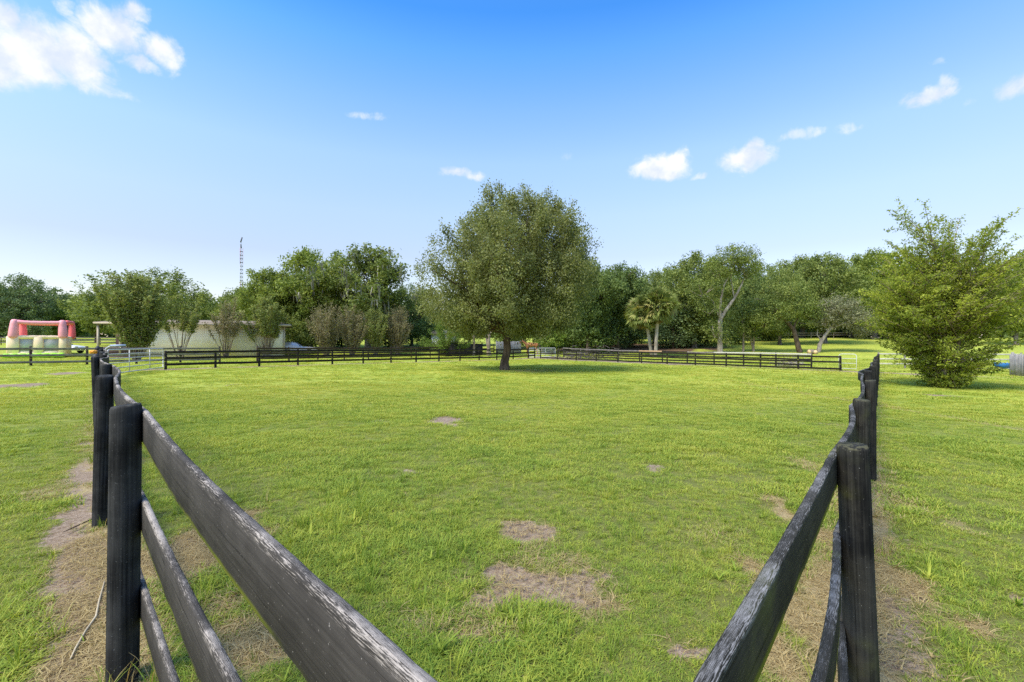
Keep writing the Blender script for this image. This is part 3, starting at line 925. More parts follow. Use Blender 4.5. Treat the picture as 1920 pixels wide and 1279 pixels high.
for (px, py, dd, ra) in ((183, 655, 17.2, 0.10), (184, 663, 17.2, 0.15), (181, 672, 17.0, 0.17)):
    x, y = at(px, dd)
    z = zpx(py, dd)
    wb.tube([(x, y, z - ra), (x + 0.02, y, z - ra * 0.4), (x, y, z + ra * 0.5), (x - 0.02, y, z + ra)], [ra * 0.5, ra, ra * 0.9, ra * 0.3], 10)
x, y = at(182, 17.0)
wb.tube([(x, y, float(gz(x, y)) - 0.1), (x, y, zpx(672, 17.0))], 0.05, 8)
o = wb.build('wrapped_post', plain('black_plastic', (0.012, 0.012, 0.016), 0.55), None, True)
tag(o, 'post wrapped in black plastic beside the orange bundle', 'post')


# ------------------------------------------------------------------ trees
def unit(v):
    return v / (np.linalg.norm(v, axis=-1, keepdims=True) + 1e-9)


def leaves(cent, dirs, n, lng, wid, leaf, g, up=0.5, tone_c=None, asp=0.5, flat=1.0):
    """n diamond leaves strewn along each cluster; returns V, F, tone."""
    N_ = len(cent)
    a = g.uniform(-1, 1, (N_, n, 1)) * np.sqrt(g.uniform(0, 1, (N_, n, 1)))
    off = g.normal(0, 1, (N_, n, 3)) * wid
    off[..., 2] *= flat
    p = cent[:, None] + dirs[:, None] * a * lng + off * (1 - 0.5 * np.abs(a))
    p = p.reshape(-1, 3)
    D = np.repeat(dirs, n, 0)
    nrm = unit(g.normal(0, 1, p.shape) + np.array([0, 0, up]) + 0.25 * D)
    ax = unit(np.cross(nrm, g.normal(0, 1, p.shape) + 0.8 * D))
    sd = np.cross(nrm, ax)
    L = leaf * g.uniform(0.65, 1.3, (len(p), 1))
    V = np.stack([p - ax * L / 2, p + sd * L * asp / 2 + nrm * L * 0.08, p + ax * L / 2, p - sd * L * asp / 2 + nrm * L * 0.08], 1).reshape(-1, 3)
    F = np.arange(len(V), dtype=np.int32).reshape(-1, 4)
    tc = np.repeat(g.uniform(0, 1, N_) if tone_c is None else tone_c, n)
    tn = np.clip(0.45 * tc + 0.55 * g.uniform(0, 1, len(p)), 0, 1)
    return V, F, np.repeat(tn, 4)


def merge(parts):
    V = np.concatenate([p[0] for p in parts])
    F, b = [], 0
    for p in parts:
        F.append(p[1] + b); b += len(p[0])
    return V, np.concatenate(F), np.concatenate([p[2] for p in parts])


def env_centres(n, prof, h0, h1, lump, g, shell=0.5, gap=0.35, ex=1.0, freq=2.2, lean=(0, 0)):
    """Cluster centres inside a lumpy surface of revolution; prof = [(t, r)]."""
    ts, rs = zip(*prof)
    out = []
    k0 = g.uniform(0, 100)
    while len(out) < n:
        t, a = g.uniform(), g.uniform(0, 2 * math.pi)
        r = np.interp(t, ts, rs)
        if g.uniform() > (r / max(rs)) ** 1.2: continue
        lum = 1 + lump * (vnoise(k0 + math.cos(a) * freq + 5, k0 + math.sin(a) * freq + t * freq * 2.4) - 0.5) * 2
        lum *= 1 + 0.35 * lump * (vnoise(k0 + math.cos(a) * freq * 2.7 + 50, k0 + math.sin(a) * freq * 2.7 + t * freq * 6) - 0.5) * 2
        f = g.uniform() ** shell
        rr = r * lum * f
        x, y, z = rr * math.cos(a) * ex, rr * math.sin(a), h0 + (h1 - h0) * t
        if vnoise(k0 + x * 0.55 + z * 0.3, k0 + y * 0.55 + z * 0.62) < gap and f > 0.35: continue
        out.append((x + lean[0] * t, y + lean[1] * t, z))
    return np.array(out)


def plume_centres(tips, per, axis_pt, g, r_in=0.42, rad=0.85, flat=1.0):
    """Clusters along plumes that run from inside the crown to each tip, narrow at the tip."""
    C, D = [], []
    for t in tips:
        a = np.array([axis_pt[0] * 0.5 + t[0] * r_in, axis_pt[1] * 0.5 + t[1] * r_in, axis_pt[2] + (t[2] - axis_pt[2]) * (r_in - 0.05) - 0.2])
        f = g.uniform(0, 1, (per, 1)) ** 0.62
        w = rad * (1.05 - f ** 1.6) * g.uniform(0.75, 1.25)
        off = g.normal(0, 0.62, (per, 3)) * w
        off[:, 2] *= flat
        C.append(a + (t - a) * f + off)
        D.append(np.repeat(unit(t - a)[None], per, 0))
    return np.concatenate(C), np.concatenate(D)


def far_points(P, n, g):
    idx = [int(g.integers(len(P)))]
    d = np.linalg.norm(P - P[idx[0]], axis=1)
    while len(idx) < n:
        k = int(np.argmax(d))
        idx.append(k)
        d = np.minimum(d, np.linalg.norm(P - P[k], axis=1))
    return P[idx]


def limb_mesh(mb, a, b, r0, r1, g, sag=0.25, n=6, seg=6):
    a, b = np.array(a, float), np.array(b, float)
    m = (a + b) / 2
    L = np.linalg.norm(b - a)
    m = m + np.array([g.normal() * 0.1 * L, g.normal() * 0.1 * L, sag * L * g.uniform(-0.3, 0.9)])
    P = curve3(a, m, b, n)
    mb.tube(P, [r0 + (r1 - r0) * (i / (n - 1)) ** 0.8 for i in range(n)], seg, False)
    return P


def make_tree(seed, h, prof, clear, tr, nclu, nleaf, lng, wid, leaf, lump=0.35, shell=0.5, gap=0.33, updir=0.5, up=0.5, nlimb=16, fork=None, lean=(0, 0), flat=1.0, plumes=0, prad=0.85, tips=(), fill=0.5, rin=0.42, ex=1.0, asp=0.5):
    """Returns (trunk MB, crown arrays). Local origin at the base."""
    g = np.random.default_rng(seed)
    axis_ = np.array([0, 0, clear + (h - clear) * 0.25])
    if plumes:
        tp = far_points(env_centres(600, prof, clear, h, lump, g, 0.12, 0.0, ex, lean=lean), plumes, g)
        if len(tips): tp = np.concatenate([tp, np.array(tips, float)])
        tp = tp * g.uniform(0.86, 1.08, (len(tp), 1)) * np.array([1, 1, 0.5]) + tp * np.array([0, 0, 0.5])
        c, d = plume_centres(tp, int(nclu * (1 - fill)) // len(tp), (lean[0], lean[1], axis_[2]), g, rin, prad, 1.0 if flat > 0.8 else 0.7)
        if fill:
            c2 = env_centres(int(nclu * fill), prof, clear, h * 0.97, lump, g, shell, gap, ex, lean=lean)
            c, d = np.concatenate([c, c2]), np.concatenate([d, unit(c2 - axis_)])
        c[:, 2] = np.maximum(c[:, 2], clear * 0.75)
    else:
        c = env_centres(nclu, prof, clear, h, lump, g, shell, gap, ex, lean=lean)
        d = unit(c - axis_)
    d[:, 2] += updir
    d = unit(d + g.normal(0, 0.35, d.shape))
    crown = leaves(c, d, nleaf, lng, wid, leaf, g, up, None, asp, flat)
    mb = MB()
    fk = fork or clear + (h - clear) * 0.18
    tx, ty = lean[0] * 0.25, lean[1] * 0.25
    P = [(0, 0, -0.15), (0, 0, 0.12), (tx * 0.05, ty * 0.05, 0.5), (tx * 0.4 + g.normal() * 0.02 * h * 0.3, ty * 0.4, fk * 0.55), (tx, ty, fk)]
    mb.tube(P, [tr * 1.55, tr * 1.25, tr, tr * 0.92, tr * 0.85], 12)
    top = (tx + lean[0] * 0.4 + g.normal() * 0.2, ty + lean[1] * 0.4, clear + (h - clear) * 0.78)
    P2 = limb_mesh(mb, P[-1], top, tr * 0.85, tr * 0.12, g, 0.05, 8, 9)
    idx = g.choice(len(c), nlimb, replace=False)
    for i in idx:
        b = c[i]
        s = np.clip((b[2] - fk) / (top[2] - fk) - 0.35 + g.uniform(-0.1, 0.1), 0.0, 0.85)
        a = P2[int(s * 7)]
        rr = tr * (0.5 - 0.38 * s)
        q = limb_mesh(mb, a, b, rr, tr * 0.06, g, 0.2, 7, 6)
        for _ in range(3):
            near = c[np.argsort(np.linalg.norm(c - np.array(q[4]), axis=1))[g.integers(2, 14)]]
            limb_mesh(mb, q[3], near, rr * 0.4, tr * 0.04, g, 0.1, 4, 5)
    return mb, crown


def place_tree(name, label, x, y, trunk, crown, bark, leafm, rotz=0.0, group=None, cat='tree', sink=0.0):
    t = thing(name, label, cat, (x, y, float(gz(x, y)) - sink), rotz, group)
    trunk.build('trunk', bark, t, True)
    mesh_np('crown', crown[0], crown[1], leafm, t, {'tone': crown[2]})
    return t


def dup_tree(root, label, x, y, rotz, s=(1, 1, 1), leafm=None):
    r = root.copy(); COL.objects.link(r)
    r.location = (x, y, float(gz(x, y))); r.rotation_euler = (0, 0, rotz); r.scale = s
    r['label'] = label
    for ch in list(root.children):
        c = ch.copy(); COL.objects.link(c); c.parent = r
        if leafm and ch.name.startswith('crown'):
            c.data = c.data.copy()
            c.data.materials[0] = leafm
    return r


B_GREY = bark_mat('grey_bark', (0.075, 0.065, 0.055), (0.20, 0.175, 0.15))
B_BROWN = bark_mat('brown_bark', (0.060, 0.042, 0.030), (0.165, 0.120, 0.085))
B_PALE = bark_mat('pale_bark', (0.20, 0.165, 0.13), (0.46, 0.40, 0.33), 4.0)
B_TAN = bark_mat('tan_bark', (0.15, 0.115, 0.085), (0.36, 0.29, 0.22), 5.0)
L_OLIVE = leaf_mat('olive_leaves', (0.130, 0.152, 0.048), (0.300, 0.315, 0.110), (0.33, 0.30, 0.15), 0.06, 0.36)
L_OAK = leaf_mat('oak_leaves', (0.088, 0.132, 0.030), (0.296, 0.338, 0.083), None, 0, 0.30)
L_OAKY = leaf_mat('yellow_oak_leaves', (0.094, 0.144, 0.022), (0.318, 0.368, 0.072), None, 0, 0.35)
L_DARK = leaf_mat('dark_leaves', (0.063, 0.107, 0.030), (0.198, 0.260, 0.068), None, 0, 0.25)
L_BRIGHT = leaf_mat('bright_leaves', (0.084, 0.153, 0.026), (0.251, 0.334, 0.058), None, 0, 0.38)
L_GREYM = leaf_mat('greyish_leaves', (0.130, 0.137, 0.068), (0.343, 0.343, 0.188), (0.30, 0.27, 0.20), 0.15, 0.28)
L_ELM = leaf_mat('elm_leaves', (0.14, 0.193, 0.025), (0.429, 0.466, 0.067), (0.42, 0.45, 0.09), 0.10, 0.48)
L_MYRT = leaf_mat('myrtle_leaves', (0.128, 0.174, 0.046), (0.372, 0.388, 0.117), (0.26, 0.20, 0.10), 0.14, 0.35)
L_MYRTB = leaf_mat('brown_myrtle_leaves', (0.163, 0.155, 0.073), (0.374, 0.334, 0.171), (0.30, 0.23, 0.14), 0.30, 0.3)
L_BLUE = leaf_mat('bluish_leaves', (0.068, 0.115, 0.046), (0.217, 0.280, 0.108), None, 0, 0.25)

# the lone tree in the paddock
x, y = gp(946, 694)
prof = [(0.0, 2.6), (0.06, 4.2), (0.16, 5.1), (0.3, 5.3), (0.45, 5.1), (0.6, 4.8), (0.75, 4.2), (0.88, 3.1), (0.96, 1.9), (1.0, 0.7)]
tm, cr = make_tree(5, 11.0, prof, 2.15, 0.27, 2900, 54, 0.50, 0.20, 0.140, lump=0.30, shell=0.40, gap=0.31, updir=0.55, up=0.3, nlimb=60, fork=2.2, plumes=76, prad=1.05, fill=0.5, rin=0.5,
                   tips=[(-0.7, 0, 11.3), (0.2, 0.5, 11.2), (2.1, 0.2, 10.5), (3.0, -0.4, 9.8), (-2.4, 0, 10.3), (-3.5, 0.3, 9.2), (4.2, 0.4, 8.4), (-1.5, -1.0, 10.8), (-4.4, 0, 7.6), (5.0, 0, 6.4)], lean=(0.45, 0.0))
cr[0][:, 0] += 0.35 * np.clip(cr[0][:, 2] / 4.0, 0.3, 1)
pt = place_tree('paddock_tree', 'large lone olive-green tree with rounded crown inside the paddock', x, y, tm, cr, B_BROWN, L_OLIVE)
pt.scale = (0.95, 0.95, 1.02)


# vase-shaped shrubs: branches fan out of the base, leaves in long sprays
def make_vase(seed, h, spread, nb, sprays, nleaf, leaf, stem_r, low=0.08, wild=0.12, curve=0.25, base_r=0.15, lng=0.32, wid=0.07, elmin=18, elmax=88, start=0.2, power=1.0, ell=None):
    g = np.random.default_rng(seed)
    mb = MB()
    C, D = [], []
    for b in range(nb):
        a = g.uniform(0, 2 * math.pi)
        el = R(elmin + (elmax - elmin) * g.uniform() ** power)
        # length from an ellipse-like outline
        L = 1.0 / math.sqrt((math.cos(el) / spread) ** 2 + (math.sin(el) / h) ** 2) * g.uniform(0.78, 1.05)
        d = np.array([math.cos(a) * math.cos(el), math.sin(a) * math.cos(el), math.sin(el)])
        if ell is not None: L *= ell(a, el)
        p0 = np.array([math.cos(a) * base_r * g.uniform(), math.sin(a) * base_r * g.uniform(), -0.05])
        p2 = p0 + d * L
        p1 = p0 + d * L * 0.5 + np.array([0, 0, curve * L * math.cos(el)]) + g.normal(0, wild * 0.4, 3) * L * 0.3
        P = curve3(p0, p1, p2, 9)
        mb.tube(P, [stem_r * (1 - 0.9 * i / 8) * (0.6 + 0.4 * g.uniform()) for i in range(9)], 6, False)
        ns = max(3, int(sprays * L))
        for s in range(ns):
            t = start + (1 - start) * (s + g.uniform()) / ns
            q = (1 - t) ** 2 * p0 + 2 * t * (1 - t) * p1 + t * t * p2
            tan = unit(2 * (1 - t) * (p1 - p0) + 2 * t * (p2 - p1))
            sd = unit(np.cross(tan, np.array([0, 0, 1]) + 1e-3)) * (1 if s % 2 else -1)
            sw = unit(tan * 0.75 + sd * g.uniform(0.25, 0.9) + g.normal(0, 0.25, 3))
            ll = lng * (1.25 - 0.7 * t)
            C.append(q + sw * ll * 0.7)
            D.append(sw)
            if s % 3 == 0: mb.tube([q, q + sw * ll * 1.4], [stem_r * 0.16, stem_r * 0.05], 4, False)
    C, D = np.array(C), np.array(D)
    C[:, 2] = np.maximum(C[:, 2], low)
    return mb, leaves(C, D, nleaf, lng, wid, leaf, g, 0.7, None, 0.5, 0.6)


def make_tiered(seed, h, prof, nstem, nlat, leaf, nleaf, step=0.13):
    """Several upright stems with tiers of long, rising side branches carrying flat leafy sprays."""
    g = np.random.default_rng(seed)
    mb = MB()
    C, D, T = [], [], []
    ts, rs = zip(*prof)
    stems = []
    for k in range(nstem):
        a = 2 * math.pi * k / nstem + g.uniform(-0.4, 0.4)
        rr = g.uniform(0.7, 2.0) if k else 0.15
        top = np.array([math.cos(a) * rr, math.sin(a) * rr, h * (g.uniform(0.72, 0.97) if k else 1.0)])
        base = np.array([math.cos(a) * 0.28, math.sin(a) * 0.28, -0.1])
        P = curve3(base, base * 0.6 + top * np.array([0.25, 0.25, 0.5]), top, 16)
        mb.tube(P, [0.075 * (1 - i / 15) ** 1.3 + 0.006 for i in range(16)], 8, False)
        stems.append(np.array(P))

    def spray_line(P, r, tone):
        """Leafy twigs alternate along a branch polyline."""
        L = np.linalg.norm(np.diff(P, axis=0), axis=1).sum()
        n = max(4, int(L / step))
        for s in range(n):
            t = 0.12 + 0.88 * (s + g.uniform()) / n
            f = t * (len(P) - 1)
            i = min(int(f), len(P) - 2)
            q = P[i] + (P[i + 1] - P[i]) * (f - i)
            tan = unit(P[i + 1] - P[i])
            sd = unit(np.cross(tan, np.array([0.02, 0.01, 1.0]))) * (1 if s % 2 else -1)
            ln = (0.52 - 0.30 * t) * g.uniform(0.7, 1.25)
            sw = unit(tan * g.uniform(0.5, 1.0) + sd * g.uniform(0.4, 1.0) + np.array([0, 0, g.normal(0.08, 0.2)]))
            C.append(q + sw * ln * 0.55); D.append(sw * ln / 0.4); T.append(np.clip(tone + g.normal(0, 0.18), 0, 1))
            if s % 2 == 0: mb.tube([q, q + sw * ln], [r * 0.22 + 0.002, 0.002], 4, False)

    for P in stems:
        for _ in range(3): spray_line(P[7:], 0.02, g.uniform())
    tiers = np.sort(g.uniform(0.02, 0.93, nlat // 5))
    for k in range(nlat):
        t = float(np.clip(tiers[k // 5 % len(tiers)] + g.normal(0, 0.012), 0.015, 0.97))
        P0 = stems[int(g.integers(nstem))]
        i = int(np.clip(t * h * 0.72 / P0[-1][2] * 15, 0, 14))
        q = P0[i]
        a = g.uniform(0, 2 * math.pi)
        R_ = np.interp(t, ts, rs) * g.uniform(0.55, 1.12)
        tip = np.array([math.cos(a) * R_, math.sin(a) * R_, 0.0])
        L = max(0.3, np.linalg.norm((tip - q)[:2]))
        rise = L * (0.25 + 1.0 * t + g.normal(0, 0.16))
        tip[2] = max(0.15, q[2] + rise)
        m = (q + tip) / 2 + np.array([0, 0, 0.10 * L * g.normal(0.6, 0.6)])
        P = np.array(curve3(q, m, tip, 8))
        r = 0.012 + 0.008 * L
        mb.tube(P, [r * (1 - 0.85 * j / 7) for j in range(8)], 5, False)
        tn = g.uniform()
        spray_line(P, r, tn)
        for _ in range(2 if L > 1.2 else 1):
            j = int(g.integers(2, 6))
            v = unit((P[j + 1] - P[j]) + g.normal(0, 0.35, 3) * np.linalg.norm(P[j + 1] - P[j]) * 2)
            e = P[j] + v * L * g.uniform(0.25, 0.5) + np.array([0, 0, 0.06 * L])
            spray_line(np.array(curve3(P[j], (P[j] + e) / 2, e, 5)), r * 0.5, tn)
    # basal shoots
    for _ in range(14):
        a = g.uniform(0, 6.283)
        q = np.array([math.cos(a), math.sin(a), 0]) * g.uniform(0.1, 0.6)
        e = q + np.array([math.cos(a) * g.uniform(0.1, 0.5), math.sin(a) * g.uniform(0.1, 0.5), g.uniform(0.3, 1.1)])
        spray_line(np.array(curve3(q, (q + e) / 2, e, 4)), 0.006, g.uniform())
    C, D, T = np.array(C), np.array(D), np.array(T)
    C[:, 2] = np.maximum(C[:, 2], 0.06)
    return mb, leaves(C, D, nleaf, 0.26, 0.075, leaf, g, 0.9, T, 0.5, 0.5)


x, y = gp(1773, 727)
tm, cr = make_tiered(23, 6.8, [(0.0, 0.5), (0.08, 0.8), (0.18, 1.5), (0.30, 2.7), (0.40, 3.2), (0.52, 2.8), (0.65, 2.3), (0.8, 2.0), (0.92, 1.6), (1.0, 0.9)], 8, 310, 0.098, 10)
place_tree('vase_shrub', 'bright green vase-shaped shrubby elm standing right of the paddock fence', x, y, tm, cr, B_TAN, L_ELM, 0.0, cat='shrub')

# crape myrtles along the lane on the left
myr = [
    (255, 676, 6.9, 4.2, 46, 7.0, 20, 0.17, L_MYRT, 'dense crape myrtle bush beside the pipe gate hiding the porch', 1, 0.20),
    (338, 673, 5.4, 3.4, 15, 6.0, 13, 0.17, L_MYRT, 'sparse crape myrtle in front of the cream wall with bare lower stems', 2, 0.55),
    (424, 671, 6.0, 2.2, 20, 5.0, 11, 0.15, L_MYRTB, 'brownish crape myrtle with many bare stems before the cream wall', 3, 0.52),
    (500, 670, 6.6, 3.0, 26, 6.0, 17, 0.17, L_MYRT, 'leafy green crape myrtle at the right end of the cream house', 4, 0.42),
    (612, 668, 6.0, 2.6, 42, 5.0, 11, 0.15, L_MYRTB, 'tall brownish crape myrtle with pale twiggy top beyond the back fence', 5, 0.25),
    (660, 667, 5.8, 2.4, 38, 5.0, 12, 0.15, L_MYRTB, 'olive crape myrtle second in the row right of the silver car', 6, 0.25),
    (704, 666, 5.7, 2.4, 36, 5.0, 14, 0.16, L_MYRT, 'green crape myrtle third in the row right of the silver car', 7, 0.25),
    (746, 665, 6.0, 2.6, 42, 5.0, 11, 0.15, L_MYRTB, 'twiggy brown crape myrtle last in the row beside the green bush', 8, 0.25),
]
for (px, py, h, sp, nb, spr, nl, lf, lm, lab, sd, st) in myr:
    emin = 64 if sd in (1, 2) else 58
    x, y = gp(px, py)
    tm, cr = make_vase(40 + sd, h, sp, nb, spr, nl, lf, 0.045, low=0.3, curve=0.12, base_r=0.25, lng=0.34, wid=0.12, elmin=emin, elmax=87, start=st, power=0.8)
    place_tree('crape_myrtle', lab, x, y, tm, cr, B_TAN, lm, 0.4 * sd, 'crape myrtles along the lane', cat='shrub')
x, y = gp(838, 668)
tm, cr = make_vase(61, 4.3, 2.9, 46, 7, 16, 0.13, 0.05, low=0.3, curve=0.15, base_r=0.4, lng=0.4, wid=0.16, elmin=25, elmax=85, start=0.15)
place_tree('green_bush', 'green rounded bush left of the dark plank shed', x, y, tm, cr, B_BROWN, L_BRIGHT, 0, cat='shrub')

# background oaks: a few built kinds, copied with labels of their own
oakA = [(0.0, 2.6), (0.12, 5.2), (0.3, 6.6), (0.5, 6.7), (0.7, 5.6), (0.86, 3.8), (0.95, 2.2), (1.0, 0.8)]
oakB = [(0.0, 1.8), (0.15, 3.6), (0.35, 4.7), (0.55, 5.0), (0.72, 4.4), (0.88, 3.0), (1.0, 0.8)]
oakC = [(0.0, 1.5), (0.2, 2.6), (0.45, 3.6), (0.65, 4.4), (0.82, 4.0), (0.94, 2.4), (1.0, 0.8)]
def oak(seed, h, prof, clear, tr, lm, bk, label, px, d, rotz=0.0, s=(1, 1, 1), name='oak_tree', nclu=760, nleaf=40, lump=0.55, gap=0.34, lean=(0, 0), leaf=0.33, lng=0.75, wid=0.42, nlimb=22, fork=None, shell=0.5, flat=0.55, plumes=30, prad=1.5, fill=0.55, rin=0.6):
    tm, cr = make_tree(seed, h, prof, clear, tr, nclu, nleaf, lng, wid, leaf, lump=lump, gap=gap, updir=0.35, up=0.8, nlimb=nlimb, lean=lean, fork=fork, shell=shell, flat=flat, plumes=plumes, prad=prad, fill=fill, rin=rin)
    x, y = at(px, d)
    t = place_tree(name, label, x, y, tm, cr, bk, lm, rotz)
    t.scale = s
    return t


def hh(py, px, d):
    """Height above the ground of something whose top is seen at row py."""
    return zpx(py, d) - float(gz(*at(px, d)))


def sc(h0, px, d, top, w=1.0):
    k = hh(top, px, d) / h0
    return (k * w, k * w, k)


O1 = oak(101, 12.0, oakA, 1.6, 0.42, L_OAK, B_GREY, 'broad spreading oak rising behind the cream house', 292, 66, 0.4, sc(12, 292, 66, 503, 1.20))
O2 = oak(102, 12.0, oakB, 2.0, 0.36, L_OAKY, B_GREY, 'tall yellow-green oak left of the moss-hung oak', 582, 62, 0.0, sc(12, 582, 62, 466, 0.86), gap=0.40)
O3 = oak(103, 13.0, oakB, 2.0, 0.40, L_OAK, B_GREY, 'large oak hung with grey moss behind the row of crape myrtles', 690, 60, 0.8, sc(13, 690, 60, 460, 1.08), gap=0.42, lump=0.7)
O4 = oak(104, 11.0, oakC, 2.6, 0.30, L_DARK, B_BROWN, 'dark leafy tree just behind the right edge of the lone tree', 1102, 58, 0.0, sc(11, 1102, 58, 490, 0.66), gap=0.42)
dup_tree(O1, 'big dark oak at the far left beyond the inflatable castle', *at(28, 72), 2.1, sc(12, 28, 72, 512, 0.92), L_BLUE)
dup_tree(O2, 'bright green tree between the castle and the cream house', *at(140, 78), 1.2, sc(12, 140, 78, 564, 0.95), L_BRIGHT)
dup_tree(O4, 'dark-trunked tree standing just left of the porch', *at(180, 70), 0.5, sc(11, 180, 70, 548, 0.9), L_OAK)
dup_tree(O2, 'yellow-green tree just right of the radio mast', *at(503, 60), 2.9, sc(12, 503, 60, 503, 0.72), L_OAKY)
dup_tree(O4, 'small oak whose crown hides the foot of the radio mast', *at(452, 66), 2.0, sc(11, 452, 66, 540, 1.0), L_OAK)
dup_tree(O1, 'dark oak filling the gap left of the lone tree', *at(772, 70), 3.4, sc(12, 772, 70, 530, 0.75), L_DARK)
dup_tree(O3, 'dark oak behind the lone tree above the dark plank shed', *at(880, 70), 0.4, sc(13, 880, 70, 560, 1.0), L_DARK)
dup_tree(O4, 'sparse-topped tree between the lone tree and the palms', *at(1158, 62), 1.7, sc(11, 1158, 62, 497, 0.70), L_DARK)
dup_tree(O1, 'rounded mid-green tree behind the pair of palms', *at(1226, 74), 5.0, sc(12, 1226, 74, 506, 0.62), L_OAK)
dup_tree(O2, 'full oak between the palms and the tall pale-trunked tree', *at(1302, 66), 4.1, sc(12, 1302, 66, 476, 0.82), L_OAK)
dup_tree(O1, 'wide oak right of the tall pale-trunked tree', *at(1462, 70), 0.2, sc(12, 1462, 70, 494, 0.58), L_OAK)
dup_tree(O3, 'high-crowned oak behind the two leaning trees', *at(1546, 72), 2.6, sc(13, 1546, 72, 473, 0.84), L_OAK)
dup_tree(O2, 'yellowish oak left of the vase-shaped shrub on the far lawn', *at(1640, 82), 0.9, sc(12, 1640, 82, 468, 0.80), L_OAKY)
dup_tree(O1, 'thick-trunked oak on the far lawn behind the vase-shaped shrub', *at(1700, 86), 3.0, sc(12, 1700, 86, 480, 0.8), L_OAK)
dup_tree(O3, 'pale green tree at the far right beyond the vase-shaped shrub', *at(1905, 64), 1.0, sc(13, 1905, 64, 474, 0.62), L_OAKY)
dup_tree(O2, 'dark tree at the far right low behind the grey plank panel', *at(1990, 70), 1.9, sc(12, 1990, 70, 500, 0.9), L_DARK)
dup_tree(O4, 'dark tree directly behind the horse', *at(1010, 68), 0.9, sc(11, 1010, 68, 540, 1.05), L_DARK)
dup_tree(O3, 'dark tree filling behind the lone tree right of the horse', *at(1078, 72), 2.2, sc(13, 1078, 72, 545, 0.9), L_DARK)
dup_tree(O4, 'dense dark oak between the horse and the palms', *at(1130, 76), 3.0, sc(11, 1130, 76, 520, 0.9), L_OAK)
dup_tree(O1, 'low dark oak in the gap left of the leaning trees', *at(1400, 80), 2.2, sc(12, 1400, 80, 500, 0.6), L_DARK)
dup_tree(O2, 'distant oak seen past the castle at the left edge', *at(-45, 84), 4.4, sc(12, -45, 84, 520, 1.1), L_BLUE)

def add_moss(tree, n, seed, ln=1.3):
    """Grey strands hanging from the crown."""
    g = np.random.default_rng(seed)
    cm = [c for c in tree.children if c.name.startswith('crown')][0].data
    co = np.empty(len(cm.vertices) * 3, np.float32)
    cm.vertices.foreach_get('co', co)
    co = co.reshape(-1, 3)
    P = co[g.choice(len(co), n)]
    V, F = [], []
    for p in P:
        for _ in range(7):
            q = p + g.normal(0, 0.22, 3)
            L = ln * g.uniform(0.3, 1.0)
            a = g.uniform(0, 6.283)
            w = np.array([math.cos(a), math.sin(a), 0]) * 0.07
            j = g.normal(0, 0.07, 3)
            b = len(V)
            V += [q - w, q + w, q + w * 0.8 + j - [0, 0, L * 0.6], q - w * 0.8 + j - [0, 0, L * 0.6], q + j * 1.5 - [0, 0, L]]
            F.append((b, b + 1, b + 2, b + 3)); F.append((b + 3, b + 2, b + 4, b + 4))
    V = np.array(V)
    Fq = np.array([f for f in F[0::2]]); Ft = np.array([f[:3] for f in F[1::2]])
    mesh_np('hanging_moss', V, [Fq, Ft], L_MOSS, tree, {'tone': np.repeat(g.uniform(0, 1, len(V) // 5), 5)})


L_MOSS = leaf_mat('grey_moss', (0.16, 0.155, 0.12), (0.34, 0.33, 0.27), None, 0, 0.3)
add_moss(O3, 150, 5)
for (src, px, d, tp, w, lm, lab) in [
    (O1, 1184, 90, 512, 0.8, L_OAK, 'far oak seen above the shrubs just left of the palms'), (O2, 1258, 92, 502, 0.9, L_OAKY, 'far yellowish oak seen just right above the palms'),
    (O3, 1345, 94, 490, 0.8, L_OAK, 'far oak directly behind the tall pale-trunked tree'), (O1, 1430, 90, 486, 0.75, L_OAKY, 'far pale oak right of the tall pale-trunked tree crown'),
    (O2, 1505, 96, 480, 0.9, L_OAK, 'far oak behind the left leaning trunk'), (O1, 1598, 94, 482, 0.75, L_OAK, 'far oak between the leaning pair and the vase-shaped shrub'),
    (O3, 1850, 90, 496, 0.8, L_OAKY, 'far oak seen past the right side of the vase-shaped shrub')]:
    dup_tree(src, lab, *at(px, d), px * 0.13, sc({O1: 12, O2: 12, O3: 13}[src], px, d, tp, w), lm)
